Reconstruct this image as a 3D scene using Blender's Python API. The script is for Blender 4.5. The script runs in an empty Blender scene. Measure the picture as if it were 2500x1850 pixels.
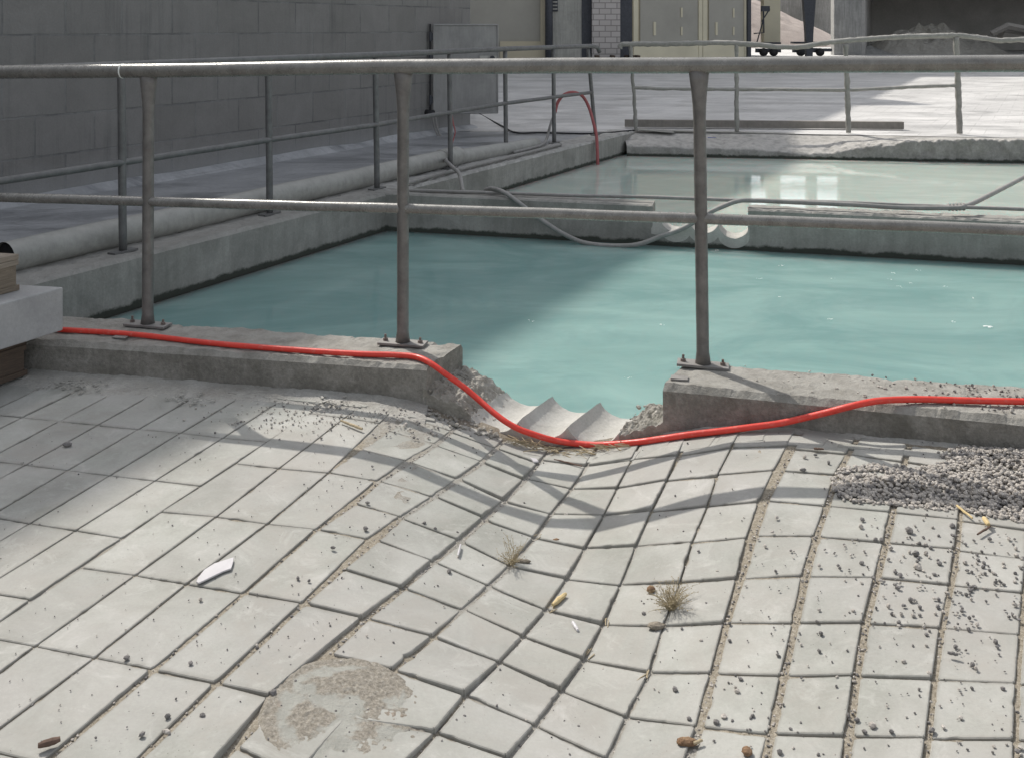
import bpy, bmesh, math, random
from mathutils import Vector, noise, Matrix
random.seed(7)
S = bpy.context.scene
COL = S.collection
R = math.radians

# ------------------------------------------------------------------ camera
HC = 1.25                      # eye height above the kerb top (z = 0)
cam_d = bpy.data.cameras.new('camera'); cam = bpy.data.objects.new('camera', cam_d); COL.objects.link(cam)
cam.location = (0, 0, HC); cam.rotation_euler = (R(90), 0, 0)
cam_d.sensor_width = 36; cam_d.lens = 2200 / 2232 * 36; cam_d.shift_y = -764 / 2232
cam_d.clip_start = 0.05; cam_d.clip_end = 2000
S.camera = cam
# ------------------------------------------------------------------ sky and sun
SX, SY = 0.57, 0.72            # shadow displacement per metre of height: +X, -Y
W = bpy.data.worlds.new("World"); S.world = W; W.use_nodes = True
wn = W.node_tree.nodes; wl = W.node_tree.links
sky = wn.new('ShaderNodeTexSky'); sky.sky_type = 'NISHITA'; sky.sun_disc = False
elev = math.atan2(1, math.hypot(SX, SY)); azim = math.atan2(-SX, SY)
sky.sun_elevation = elev; sky.sun_rotation = azim
sky.air_density = 1.0; sky.dust_density = 2.5; sky.ozone_density = 0.8
bg = wn['Background']; bg.inputs[1].default_value = 0.136
hs = wn.new('ShaderNodeHueSaturation'); hs.inputs["Saturation"].default_value = 0.28
wl.new(sky.outputs[0], hs.inputs['Color']); wl.new(hs.outputs[0], bg.inputs[0])
sd = bpy.data.lights.new('sun', 'SUN'); sd.energy = 2.5; sd.angle = R(0.42); sd.color = (1.0, 0.95, 0.87)
so = bpy.data.objects.new('sun', sd); COL.objects.link(so)
so.rotation_euler = Vector((-SX, SY, 1)).to_track_quat('Z', 'Y').to_euler(); so.location = (-20, 25, 35)
S.view_settings.view_transform = 'Standard'; S.view_settings.look = 'None'
S.view_settings.exposure = 0.6; S.view_settings.gamma = 1.0; S.view_settings.use_curve_mapping = False

# ------------------------------------------------------------------ helpers
F, CX, HV = 2200.0, 1116.0, 62.0
def P(u, v, z=0.0):
    d = (HC - z) * F / (v - HV); return Vector(((u - CX) * d / F, d, z))
def PD(u, v, d): return Vector(((u - CX) * d / F, d, HC - (v - HV) * d / F))
FO, CXO, HO = 2464.0, 1250.0, 69.5
def lerp(a, b, t): return a + (b - a) * t
def pl(x, xs, ys):
    if x <= xs[0]: return ys[0]
    for i in range(1, len(xs)):
        if x <= xs[i]:
            t = (x - xs[i-1]) / (xs[i] - xs[i-1]); return lerp(ys[i-1], ys[i], t)
    return ys[-1]
FX = [-9, -.62, -.45, -.34, -.22, -.1, 0, .1, .2, .28, .36, .46, .57, .70, .80, .95, 1.3, 9]
FZ = [-.128, -.128, -.132, -.146, -.180, -.213, -.236, -.254, -.26, -.245, -.221, -.194, -.160, -.131, -.114, -.108, -.104, -.10]
NX = [-9, -.75, -.5, -.3, -.1, .1, .25, .45, .7, 1.0, 1.3, 9]
NZ = [-.122, -.122, -.128, -.155, -.195, -.225, -.233, -.213, -.170, -.132, -.114, -.11]
def ZG(x, y):
    t = min(1, max(0, (y - 1.9) / 1.2)); t = t * t * (3 - 2 * t)
    a = (pl(x - .03, FX, FZ) + 2 * pl(x, FX, FZ) + pl(x + .03, FX, FZ)) / 4
    b = (pl(x - .06, NX, NZ) + 2 * pl(x, NX, NZ) + pl(x + .06, NX, NZ)) / 4
    return lerp(b, a, t)
def G(xo, yo, off=0.0):        # photo direction to the point on the pavement it meets
    z = -.15
    for _ in range(14):
        d = (HC - z) * FO / (yo - HO); X = (xo - CXO) * d / FO
        z = lerp(z, ZG(X, d) + off, .7)
    d = (HC - z) * FO / (yo - HO)
    return Vector(((xo - CXO) * d / FO, d, z))
def cA(x, y): return (x * .403, 750 + y * .403)
def cB(x, y): return (850 + x * .3807, 780 + y * .3807)
def cC(x, y): return (1600 + x * .403, 780 + y * .403)
def cD(x, y): return (x * .403, 1250 + y * .403)
def cE(x, y): return (800 + x * .403, 1250 + y * .403)
def cF(x, y): return (1600 + x * .403, 1250 + y * .403)
def nz(p, s, k=0): return noise.noise(Vector((p[0] * s + k * 13.7, p[1] * s + k * 7.1, p[2] * s - k * 3.3)))
def fr(p, s, o=4): return noise.fractal(Vector((p[0] * s, p[1] * s, p[2] * s)), 0.9, 2.0, o)

def mesh_obj(name, vs, fs, mat, parent=None, smooth=False):
    m = bpy.data.meshes.new(name); m.from_pydata([tuple(v) for v in vs], [], fs); m.update()
    if mat: m.materials.append(mat)
    if smooth:
        for p in m.polygons: p.use_smooth = True
    o = bpy.data.objects.new(name, m); COL.objects.link(o)
    if parent: o.parent = parent
    return o
class MB:
    def __init__(s): s.v = []; s.f = []
    def add(s, vs, fs):
        n = len(s.v); s.v += [Vector(v) for v in vs]; s.f += [tuple(i + n for i in f) for f in fs]
    def box(s, a, b):
        x0, y0, z0 = a; x1, y1, z1 = b
        s.add([(x0,y0,z0),(x1,y0,z0),(x1,y1,z0),(x0,y1,z0),(x0,y0,z1),(x1,y0,z1),(x1,y1,z1),(x0,y1,z1)],
              [(0,3,2,1),(4,5,6,7),(0,1,5,4),(1,2,6,5),(2,3,7,6),(3,0,4,7)])
    def obox(s, c, ux, uy, uz):      # box from centre and three half vectors
        c = Vector(c); ux = Vector(ux); uy = Vector(uy); uz = Vector(uz)
        vs = [c + ux*i + uy*j + uz*k for k in (-1,1) for j in (-1,1) for i in (-1,1)]
        s.add(vs, [(0,2,3,1),(4,5,7,6),(0,1,5,4),(1,3,7,5),(3,2,6,7),(2,0,4,6)])
    def seg(s, a, b, w, h):          # upright bar between two points, width w, height h
        a = Vector(a); b = Vector(b); d = (b - a); n = Vector((0,0,1)).cross(d)
        n = n.normalized() if n.length > 1e-6 else Vector((1,0,0))
        up = d.normalized().cross(n)
        s.obox((a + b) / 2, d / 2, n * w / 2, up * h / 2)
    def tube(s, pts, r, n=14, rough=0, seed=0, caps=True, squash=None):
        pts = [Vector(p) for p in pts]; base = len(s.v); prev = None
        for i, p in enumerate(pts):
            t = (pts[min(i+1, len(pts)-1)] - pts[max(i-1, 0)]).normalized()
            if prev is None:
                ref = Vector((0,0,1)) if abs(t.z) < .9 else Vector((1,0,0))
                a = t.cross(ref).normalized()
            else: a = (prev - t * prev.dot(t)).normalized()
            prev = a; b = t.cross(a)
            rr = r[i] if isinstance(r, (list, tuple)) else r
            ra = rb = rr
            if squash: ra, rb = squash[i]
            for k in range(n):
                an = 2 * math.pi * k / n
                q = p + a * math.cos(an) * ra + b * math.sin(an) * rb
                if rough: 
                    dn = (q - p).normalized(); q = q + dn * rough * (fr(q, 18) + .5 * fr(q, 60))
                s.v.append(q)
        for i in range(len(pts) - 1):
            for k in range(n):
                k2 = (k + 1) % n
                s.f.append((base+i*n+k, base+i*n+k2, base+(i+1)*n+k2, base+(i+1)*n+k))
        if caps:
            s.f.append(tuple(base + k for k in reversed(range(n)))); s.f.append(tuple(base + (len(pts)-1)*n + k for k in range(n)))
    def lathe(s, c, prof, n=20):
        base = len(s.v)
        for r, z in prof:
            for k in range(n):
                a = 2*math.pi*k/n; s.v.append(Vector((c[0]+r*math.cos(a), c[1]+r*math.sin(a), c[2]+z)))
        for i in range(len(prof)-1):
            for k in range(n):
                k2=(k+1)%n; s.f.append((base+i*n+k, base+i*n+k2, base+(i+1)*n+k2, base+(i+1)*n+k))
        s.f.append(tuple(base+k for k in reversed(range(n)))); s.f.append(tuple(base+(len(prof)-1)*n+k for k in range(n)))
    def stone(s, c, r, flat=.7, sub=0):
        vs, fs = ICO[sub]
        rot = Matrix.Rotation(random.random()*6.28, 3, 'Z') @ Matrix.Rotation(random.random()*6.28, 3, 'X')
        sc = Vector((random.uniform(.7,1.25), random.uniform(.7,1.25), random.uniform(.6,1.1)))
        k = random.random()*50; out = []
        for v in vs:
            q = rot @ Vector((v.x*sc.x, v.y*sc.y, v.z*sc.z)); q = q * (1 + .35*noise.noise(q*1.7 + Vector((k,k,k))))
            q.z *= flat; out.append(Vector(c) + q * r)
        s.add(out, fs)
    def build(s, name, mat, parent=None, smooth=False): return mesh_obj(name, s.v, s.f, mat, parent, smooth)
ICO = []
for sub in (1, 2, 3):
    bm = bmesh.new(); bmesh.ops.create_icosphere(bm, subdivisions=sub, radius=1)
    ICO.append(([v.co.copy() for v in bm.verts], [tuple(v.index for v in f.verts) for f in bm.faces])); bm.free()
def smooth_path(pts, n=8):
    pts = [Vector(p) for p in pts]; out = []
    for i in range(len(pts)-1):
        p0 = pts[max(i-1,0)]; p1 = pts[i]; p2 = pts[i+1]; p3 = pts[min(i+2,len(pts)-1)]
        for k in range(n):
            t = k/n
            out.append(.5*((2*p1)+(p2-p0)*t+(2*p0-5*p1+4*p2-p3)*t*t+(3*p1-p0-3*p2+p3)*t**3))
    out.append(pts[-1]); return out
def dens(a, b, step):
    a = Vector(a); b = Vector(b); n = max(1, int((b-a).length/step)); return [a.lerp(b, i/n) for i in range(n+1)]
def tag(o, label=None, cat=None, group=None, kind=None):
    if label: o['label'] = label
    if cat: o['category'] = cat
    if group: o['group'] = group
    if kind: o['kind'] = kind
    return o
def thing(name, loc, label, cat, group=None):
    o = bpy.data.objects.new(name, None); COL.objects.link(o); o.location = loc
    o.empty_display_size = .1
    return tag(o, label, cat, group)
def part(mb, name, mat, par, smooth=False):      # mesh given in world coordinates, parented to a thing standing at par.location
    L = Vector(par.location); 
    q = par.parent
    while q: L = L + Vector(q.location); q = q.parent
    return mesh_obj(name, [v - L for v in mb.v], mb.f, mat, par, smooth)

# ------------------------------------------------------------------ materials
def nt(name):
    m = bpy.data.materials.new(name); m.use_nodes = True; t = m.node_tree
    return m, t, t.nodes['Principled BSDF']
def node(t, ty, **kw):
    n = t.nodes.new(ty)
    for k, v in kw.items():
        if k.startswith('i_'): n.inputs[int(k[2:]) if k[2:].isdigit() else k[2:].replace('_', ' ')].default_value = v
        else: setattr(n, k, v)
    return n
def ramp(t, src, stops):
    r = t.nodes.new('ShaderNodeValToRGB'); t.links.new(src, r.inputs[0])
    els = r.color_ramp.elements
    while len(els) < len(stops): els.new(0.5)
    for e, (p, c) in zip(els, stops):
        e.position = p; e.color = (*c, 1) if isinstance(c, (tuple, list)) else (c, c, c, 1)
    return r.outputs[0]
def mix(t, fac, a, b, mode='MIX'):
    n = t.nodes.new('ShaderNodeMix'); n.data_type = 'RGBA'; n.blend_type = mode
    for i, x in ((0, fac), (6, a), (7, b)):
        if hasattr(x, 'links'): t.links.new(x, n.inputs[i])
        else: n.inputs[i].default_value = x if i == 0 else (*x, 1)
    return n.outputs[2]
def noi(t, vec, sc, det=6, rough=.6, dist=0):
    n = node(t, 'ShaderNodeTexNoise'); n.inputs['Scale'].default_value = sc; n.inputs['Detail'].default_value = det
    n.inputs['Roughness'].default_value = rough; n.inputs['Distortion'].default_value = dist
    t.links.new(vec, n.inputs['Vector']); return n.outputs[0]
def stretch(t, vec, s, rot=(0,0,0)):
    m = node(t, 'ShaderNodeMapping'); m.inputs['Scale'].default_value = s; m.inputs['Rotation'].default_value = rot
    t.links.new(vec, m.inputs['Vector']); return m.outputs[0]
def bump(t, bs, hs, st, dist, prev=None):
    b = node(t, 'ShaderNodeBump'); b.inputs['Strength'].default_value = st; b.inputs['Distance'].default_value = dist
    t.links.new(hs, b.inputs['Height'])
    if prev: t.links.new(prev, b.inputs['Normal'])
    t.links.new(b.outputs[0], bs.inputs['Normal']); return b.outputs[0]
def pos(t):
    g = node(t, 'ShaderNodeNewGeometry'); return g.outputs['Position']
def concrete(name, c0, c1, sc=3, fine=60, bmp=.5, speck=.35, stain=None, stain_amt=.5, streak=0, wet=None, rough=.9, dust=0, dustc=(.5,.49,.46)):
    m, t, b = nt(name); p = pos(t)
    col = ramp(t, noi(t, p, sc, 8, .65, .4), [(.3, c0), (.72, c1)])
    f = noi(t, p, fine, 4, .7)
    col = mix(t, speck, col, ramp(t, f, [(.3, .35), (.5, .5), (.72, .68)]), 'OVERLAY')
    if stain:
        s = ramp(t, noi(t, p, sc*.7, 9, .7, 1.0), [(.48, 0.0), (.66, 1.0)])
        sm = node(t, 'ShaderNodeMath', operation='MULTIPLY'); t.links.new(s, sm.inputs[0]); sm.inputs[1].default_value = stain_amt
        col = mix(t, sm.outputs[0], col, stain)
    if streak:
        sv = stretch(t, p, (9, 9, .7)); s = ramp(t, noi(t, sv, 1.6, 6, .7), [(.42, 0.0), (.7, 1.0)])
        sm = node(t, 'ShaderNodeMath', operation='MULTIPLY'); t.links.new(s, sm.inputs[0]); sm.inputs[1].default_value = streak
        col = mix(t, sm.outputs[0], col, tuple(x*.55 for x in c0))
    if dust:      # pale powder lying on upward faces
        g = node(t, 'ShaderNodeNewGeometry'); sx = node(t, 'ShaderNodeSeparateXYZ'); t.links.new(g.outputs['Normal'], sx.inputs[0])
        a = node(t, 'ShaderNodeMath', operation='MULTIPLY'); t.links.new(ramp(t, sx.outputs[2], [(.45, 0.0), (.85, 1.0)]), a.inputs[0])
        t.links.new(ramp(t, noi(t, p, 14, 5, .6), [(.3, 0.25*dust), (.6, dust)]), a.inputs[1])
        col = mix(t, a.outputs[0], col, dustc)
    if wet is not None:      # dark algae and wet band that the water has left on the wall
        sx = node(t, 'ShaderNodeSeparateXYZ'); t.links.new(p, sx.inputs[0])
        n2 = node(t, 'ShaderNodeMath', operation='MULTIPLY_ADD'); t.links.new(noi(t, p, 9, 6, .7), n2.inputs[0]); n2.inputs[1].default_value = -.07; t.links.new(sx.outputs[2], n2.inputs[2])
        mr = node(t, 'ShaderNodeMapRange'); t.links.new(n2.outputs[0], mr.inputs[0])
        mr.inputs[1].default_value = wet - .035 + .012; mr.inputs[2].default_value = wet - .035 + .028; mr.inputs[3].default_value = 1; mr.inputs[4].default_value = 0
        col = mix(t, mr.outputs[0], col, (.055, .06, .05))
    t.links.new(col, b.inputs['Base Color']); b.inputs['Roughness'].default_value = rough
    b.inputs['Specular IOR Level'].default_value = .25
    n = bump(t, b, noi(t, p, fine*.35, 6, .7), bmp, .01); bump(t, b, f, bmp, .004, n)
    return m
M = {}
M['kerb'] = concrete('kerb_concrete', (.17,.16,.14), (.34,.325,.295), 7, 75, .9, .75, (.13,.12,.1), .55, dust=.65, dustc=(.40,.39,.36), streak=.25)
M['poolwall'] = concrete('pool_wall_concrete', (.23,.225,.205), (.37,.36,.335), 2.2, 70, .5, .35, (.15,.15,.14), .5, wet=-.272, dust=.5, dustc=(.38,.37,.35), streak=.3)
M['poolwall2'] = concrete('back_pool_wall_concrete', (.23,.225,.205), (.38,.37,.345), 2.2, 70, .6, .4, (.15,.15,.14), .5, wet=-.238, dust=.8, dustc=(.5,.49,.47), streak=.3)
M['core'] = concrete('cut_concrete', (.40,.39,.36), (.52,.51,.48), 6, 110, .25, .35, (.3,.29,.26), .4)
M['rubble'] = concrete('broken_concrete', (.26,.245,.21), (.42,.40,.36), 9, 80, 1.0, .6, (.2,.18,.15), .5, dust=.3)
M['sand'] = concrete('joint_sand', (.21,.18,.14), (.42,.375,.31), 16, 150, 1.0, .8, (.13,.11,.085), .5)
def joint_mat():
    m, t, b = nt('joint_fill'); p = pos(t); at = node(t, 'ShaderNodeAttribute', attribute_name='brown')
    brown = ramp(t, noi(t, p, 130, 5, .8), [(.3, (.16,.135,.10)), (.5, (.31,.275,.22)), (.7, (.48,.44,.37))])
    pale = ramp(t, noi(t, p, 90, 5, .7), [(.3, (.26,.245,.215)), (.7, (.42,.405,.37))])
    a = node(t, 'ShaderNodeMath', operation='ADD'); t.links.new(at.outputs['Fac'], a.inputs[0]); t.links.new(ramp(t, noi(t, p, 10, 5, .7), [(.4, 0.0), (.65, .5)]), a.inputs[1])
    col = mix(t, ramp(t, a.outputs[0], [(.3, 0.0), (.8, 1.0)]), pale, brown)
    t.links.new(col, b.inputs['Base Color']); b.inputs['Roughness'].default_value = .95; b.inputs['Specular IOR Level'].default_value = .2
    n = bump(t, b, noi(t, p, 60, 6, .75), .8, .006); bump(t, b, noi(t, p, 170, 4, .8), .8, .003, n); return m
M['joint'] = joint_mat()
M['dirt'] = concrete('lime_dirt', (.34,.33,.30), (.50,.49,.46), 5, 100, .9, .5, (.27,.25,.22), .5)
M['stone'] = concrete('grey_stone', (.29,.265,.24), (.62,.58,.53), 60, 160, .5, .3)
M['block'] = concrete('cast_block_concrete', (.36,.36,.36), (.46,.46,.455), 5, 80, .25, .25, (.3,.3,.3), .4)
M['darkstone'] = concrete('dark_pebble', (.11,.105,.10), (.28,.265,.26), 90, 160, .4, .3)
M['far_conc'] = concrete('far_concrete', (.24,.24,.23), (.40,.395,.38), .5, 8, .3, .3, (.17,.17,.16), .6, streak=.6)
M['far_bay'] = concrete('lightened_bay_concrete', (.36,.35,.33), (.52,.50,.48), .6, 10, .4, .3)  # base colour lightened to make up for the little light in the bay
M['pile'] = concrete('sand_pile', (.42,.36,.33), (.52,.46,.42), 1.2, 9, 1, .3)
M['cement_crust'] = concrete('cement_crust', (.22,.215,.20), (.38,.37,.35), 5, 40, 1.0, .5, (.15,.145,.13), .4, wet=-.238, dust=.8, dustc=(.55,.53,.50))

def slab_mat():
    m, t, b = nt('paving_slab'); p = pos(t)
    at = node(t, 'ShaderNodeAttribute', attribute_name='tone')
    ed = node(t, 'ShaderNodeAttribute', attribute_name='edge')
    col = ramp(t, noi(t, p, 5, 9, .62, .5), [(.32, (.295,.297,.268)), (.5, (.355,.357,.328)), (.7, (.425,.425,.398))])
    col = mix(t, .22, col, ramp(t, noi(t, p, 120, 4, .7), [(.3, .35), (.5, .5), (.72, .66)]), 'OVERLAY')
    col = mix(t, .55, col, ramp(t, at.outputs['Fac'], [(0, .42), (1, .58)]), 'OVERLAY')
    sxx = node(t, 'ShaderNodeSeparateXYZ'); t.links.new(p, sxx.inputs[0])
    col = mix(t, ramp(t, noi(t, p, 1.7, 4, .6), [(.4, 0.0), (.65, .5)]), col, (.395,.375,.36))
    # worn darker rim of each slab, breaking up with noise
    e = node(t, 'ShaderNodeMath', operation='MULTIPLY'); t.links.new(ed.outputs['Fac'], e.inputs[0]); t.links.new(ramp(t, noi(t, p, 16, 6, .7), [(.35, .1), (.65, .75)]), e.inputs[1])
    col = mix(t, e.outputs[0], col, (.235,.225,.20))
    s = ramp(t, noi(t, p, 2.6, 10, .75, 1.2), [(.48, 0.0), (.66, .6)])
    col = mix(t, s, col, (.36,.34,.31))
    # scattered pale scuffs and tiny dark dots
    s2 = ramp(t, noi(t, p, 7, 9, .78, .8), [(.54, 0.0), (.74, .5)])
    col = mix(t, s2, col, (.60,.59,.565))
    vo = node(t, 'ShaderNodeTexVoronoi'); vo.inputs['Scale'].default_value = 70; t.links.new(p, vo.inputs['Vector'])
    dt = node(t, 'ShaderNodeMath', operation='MULTIPLY')
    t.links.new(ramp(t, vo.outputs['Distance'], [(.07, 1.0), (.13, 0.0)]), dt.inputs[0]); t.links.new(ramp(t, noi(t, p, 6, 3, .6), [(.5, 0.0), (.6, .7)]), dt.inputs[1])
    col = mix(t, dt.outputs[0], col, (.16,.15,.14))
    t.links.new(col, b.inputs['Base Color']); b.inputs['Roughness'].default_value = .85; b.inputs['Specular IOR Level'].default_value = .25
    n = bump(t, b, noi(t, p, 30, 6, .7), .25, .004); n = bump(t, b, noi(t, p, 160, 4, .7), .35, .0015, n)
    return m
M['slab'] = slab_mat()
def patch_mat():
    m, t, b = nt('sanded_cement'); p = pos(t); at = node(t, 'ShaderNodeAttribute', attribute_name='sandy')
    a = node(t, 'ShaderNodeMath', operation='ADD'); t.links.new(at.outputs['Fac'], a.inputs[0]); t.links.new(ramp(t, noi(t, p, 40, 6, .7), [(.35, -.0), (.65, .5)]), a.inputs[1])
    light = ramp(t, noi(t, p, 14, 8, .7), [(.3, (.30,.30,.27)), (.7, (.43,.425,.39))])
    sand = ramp(t, noi(t, p, 120, 5, .8), [(.3, (.15,.135,.11)), (.5, (.29,.265,.225)), (.7, (.44,.415,.365))])
    col = mix(t, ramp(t, a.outputs[0], [(.35, 0.0), (.8, 1.0)]), light, sand)
    rs = ramp(t, noi(t, p, 8, 3, .5), [(.66, 0.0), (.72, .5)]); col = mix(t, rs, col, (.25,.14,.09))
    t.links.new(col, b.inputs['Base Color']); b.inputs['Roughness'].default_value = .95; b.inputs['Specular IOR Level'].default_value = .2
    n = bump(t, b, noi(t, p, 60, 6, .75), .6, .006); bump(t, b, noi(t, p, 170, 4, .8), .8, .003, n); return m
M['patch'] = patch_mat()

def yard_mat(name, lo, hi, dark, wetamt, rough=.7):
    m, t, b = nt(name); p = pos(t)
    col = ramp(t, noi(t, p, .9, 10, .66, .6), [(.3, lo), (.62, hi)])
    s = ramp(t, noi(t, stretch(t, p, (.5, 1.6, 1), (0,0,-.3)), 1.1, 9, .7, 1.0), [(.46, 0.0), (.64, wetamt)])
    col = mix(t, s, col, dark)
    col = mix(t, .35, col, ramp(t, noi(t, p, 28, 6, .75), [(.3, .36), (.7, .62)]), 'OVERLAY')
    br = node(t, 'ShaderNodeTexBrick'); br.inputs['Scale'].default_value = 1; br.inputs['Mortar Size'].default_value = .008
    br.inputs['Brick Width'].default_value = .34; br.inputs['Row Height'].default_value = .17; br.inputs['Mortar Smooth'].default_value = .5
    br.inputs['Color1'].default_value = (1,1,1,1); br.inputs['Color2'].default_value = (.9,.9,.9,1); br.inputs['Mortar'].default_value = (.5,.5,.5,1)
    t.links.new(stretch(t, p, (1,1,1), (0,0,R(-62))), br.inputs['Vector'])
    col = mix(t, ramp(t, noi(t, p, 1.3, 4, .6), [(.45, 0.0), (.65, .55)]), col, mix(t, 1.0, col, br.outputs[0], 'MULTIPLY'))
    t.links.new(col, b.inputs['Base Color'])
    t.links.new(ramp(t, s, [(0, rough), (1, .3)]), b.inputs['Roughness'])
    b.inputs['Specular IOR Level'].default_value = .4
    n = bump(t, b, noi(t, p, 3, 8, .65), .4, .03); bump(t, b, noi(t, p, 40, 6, .7), .4, .006, n)
    return m
M['yard'] = yard_mat('yard_lime_dust', (.50,.495,.485), (.68,.67,.655), (.36,.355,.35), .7)
M['walk'] = yard_mat('walkway_wet_dust', (.28,.285,.295), (.46,.465,.475), (.15,.155,.165), .9, .45)

def water_mat(name, stops, bsc, deep, bs=.07, sss=.35):
    m, t, b = nt(name); p = pos(t)
    v = stretch(t, p, (.55, 1.5, 1), (0, 0, R(14)))
    col = ramp(t, noi(t, v, 1.1, 8, .6, 1.4), stops)
    c2 = ramp(t, noi(t, stretch(t, p, (.7, 3.6, 1), (0,0,R(-8))), 2.2, 9, .72, .8), [(.5, 0.0), (.74, .45)])
    col = mix(t, c2, col, stops[-1][1])
    d = ramp(t, noi(t, stretch(t, p, (.8, 1.4, 1)), .8, 5, .65, 2.0), [(.42, 0.0), (.62, .85)])
    col = mix(t, d, col, deep)
    t.links.new(col, b.inputs['Base Color'])
    b.inputs['Roughness'].default_value = .012; b.inputs['IOR'].default_value = 1.33
    h = noi(t, stretch(t, p, (1, 2.2, 1), (0,0,R(10))), bsc, 6, .6, .6)
    n = bump(t, b, h, bs, .02); bump(t, b, noi(t, stretch(t, p, (1, 2.5, 1)), bsc*4, 3, .6), bs*.4, .004, n)
    b.inputs['Subsurface Weight'].default_value = 1.0; b.inputs['Subsurface Radius'].default_value = (.5, 1.0, 1.0); b.inputs['Subsurface Scale'].default_value = sss
    return m
M['water1'] = water_mat('teal_water', [(.3, (.21,.345,.325)), (.5, (.24,.38,.36)), (.72, (.29,.44,.415))], 4, (.18,.31,.30), .06, .6)
M['water2'] = water_mat('pale_water', [(.3, (.47,.54,.48)), (.5, (.51,.58,.52)), (.72, (.58,.64,.58))], 4, (.45,.52,.47), .022, .4)

def metal(name, c0, c1, rough, dusty=.5, dustc=(.33,.32,.30), rust=0, metallic=0.0, sc=14):
    m, t, b = nt(name); p = pos(t)
    col = ramp(t, noi(t, p, sc, 8, .7, .3), [(.3, c0), (.7, c1)])
    sv = stretch(t, p, (30, 30, 3)); col = mix(t, .3, col, ramp(t, noi(t, sv, 1, 6, .7), [(.3, .3), (.7, .65)]), 'OVERLAY')
    if dusty:
        g = node(t, 'ShaderNodeNewGeometry'); sx = node(t, 'ShaderNodeSeparateXYZ'); t.links.new(g.outputs['Normal'], sx.inputs[0])
        a = node(t, 'ShaderNodeMath', operation='MULTIPLY'); t.links.new(ramp(t, sx.outputs[2], [(.2, .15), (.8, 1.0)]), a.inputs[0])
        t.links.new(ramp(t, noi(t, p, 9, 7, .7), [(.35, dusty*.5), (.6, dusty)]), a.inputs[1]); col = mix(t, a.outputs[0], col, dustc)
    if rust:
        col = mix(t, ramp(t, noi(t, p, 20, 7, .7), [(.58, 0.0), (.7, rust)]), col, (.12,.055,.035))
    t.links.new(col, b.inputs['Base Color']); b.inputs['Metallic'].default_value = metallic
    t.links.new(ramp(t, noi(t, p, 25, 5, .7), [(.3, rough-.1), (.7, rough+.12)]), b.inputs['Roughness'])
    bump(t, b, noi(t, p, 90, 5, .7), .3, .003)
    return m
M['rail'] = metal('dusty_galvanised', (.12,.117,.11), (.23,.225,.21), .27, .4, (.50,.49,.46), .2, .2)
M['post'] = metal('dusty_post_steel', (.105,.10,.095), (.21,.20,.19), .5, .3, (.33,.32,.31), .2, .3)
M['rail_left'] = metal('left_rail_steel', (.10,.10,.10), (.18,.18,.178), .5, .45, (.27,.27,.265), .1, .3)  # darker steel tones for the left railing
M['rail_crust'] = metal('cement_crusted_rail', (.20,.20,.18), (.32,.31,.29), .85, .6, (.45,.44,.41), 0)
M['plate'] = metal('base_plate_steel', (.15,.14,.135), (.25,.24,.23), .6, .5, (.36,.35,.33), .5, .2)
M['bolt'] = metal('rusty_bolt', (.10,.07,.06), (.2,.17,.15), .7, .3, (.3,.28,.26), .9)
M['cabinet'] = metal('grey_hatch_steel', (.23,.228,.222), (.34,.335,.325), .55, .3, (.4,.4,.4), .05, 0, 3)
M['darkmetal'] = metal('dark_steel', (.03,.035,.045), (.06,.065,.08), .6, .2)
M['pipe'] = metal('dusty_plastic_pipe', (.24,.24,.22), (.38,.375,.35), .6, .7, (.44,.435,.41), 0)
M['greyhose'] = metal('grey_hose', (.19,.185,.175), (.29,.28,.27), .7, .5, (.40,.39,.37), 0)
M['channel'] = metal('channel_beam', (.17,.16,.14), (.24,.22,.20), .75, .4, (.38,.36,.33), .2)

def plain(name, c, rough=.6, var=.12, sc=12, spec=.4, bmp=.15):
    m, t, b = nt(name); p = pos(t)
    col = ramp(t, noi(t, p, sc, 6, .65), [(.3, tuple(x*(1-var) for x in c)), (.7, tuple(min(1, x*(1+var)) for x in c))])
    t.links.new(col, b.inputs['Base Color']); b.inputs['Roughness'].default_value = rough; b.inputs['Specular IOR Level'].default_value = spec
    bump(t, b, noi(t, p, 60, 4, .7), bmp, .003); return m
def hose_mat():
    m, t, b = nt('red_hose'); p = pos(t)
    col = ramp(t, noi(t, p, 7, 6, .7), [(.3, (.60,.045,.03)), (.7, (.78,.055,.035))])
    col = mix(t, ramp(t, noi(t, p, 45, 6, .75), [(.54, 0.0), (.7, .55)]), col, (.62,.22,.17))
    col = mix(t, ramp(t, noi(t, p, 14, 6, .75), [(.6, 0.0), (.72, .6)]), col, (.38,.10,.08))
    t.links.new(col, b.inputs['Base Color']); t.links.new(ramp(t, noi(t, p, 30, 5, .7), [(.35, .3), (.65, .6)]), b.inputs['Roughness'])
    bump(t, b, noi(t, p, 120, 3, .6), .15, .002); return m
M['redhose'] = hose_mat()
M['pinkhose'] = plain('dusty_red_hose', (.33,.10,.10), .7, .2, 6)
M['black'] = plain('black_rubber', (.02,.02,.022), .6)
M['bore_shade'] = plain('pipe_bore_shade', (.012,.012,.012), .9)  # flat black painting the shade inside the pipe
M['beige'] = plain('beige_panel', (.50,.45,.33), .6, .12, .6)
M['beige_frame'] = plain('cream_frame', (.66,.61,.46), .6, .1, .6)
M['olive'] = plain('grey_beige_panel', (.38,.365,.32), .7, .12, .5)
M['column'] = concrete('pale_column', (.36,.36,.33), (.52,.51,.47), .8, 9, .2, .3, streak=.5)
M['plastic'] = plain('white_plastic', (.55,.535,.55), .45, .05)
M['straw'] = plain('dry_straw', (.40,.33,.22), .9, .3, 30)
M['drystem'] = plain('dry_stem', (.36,.30,.19), .9, .3, 60)
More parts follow.
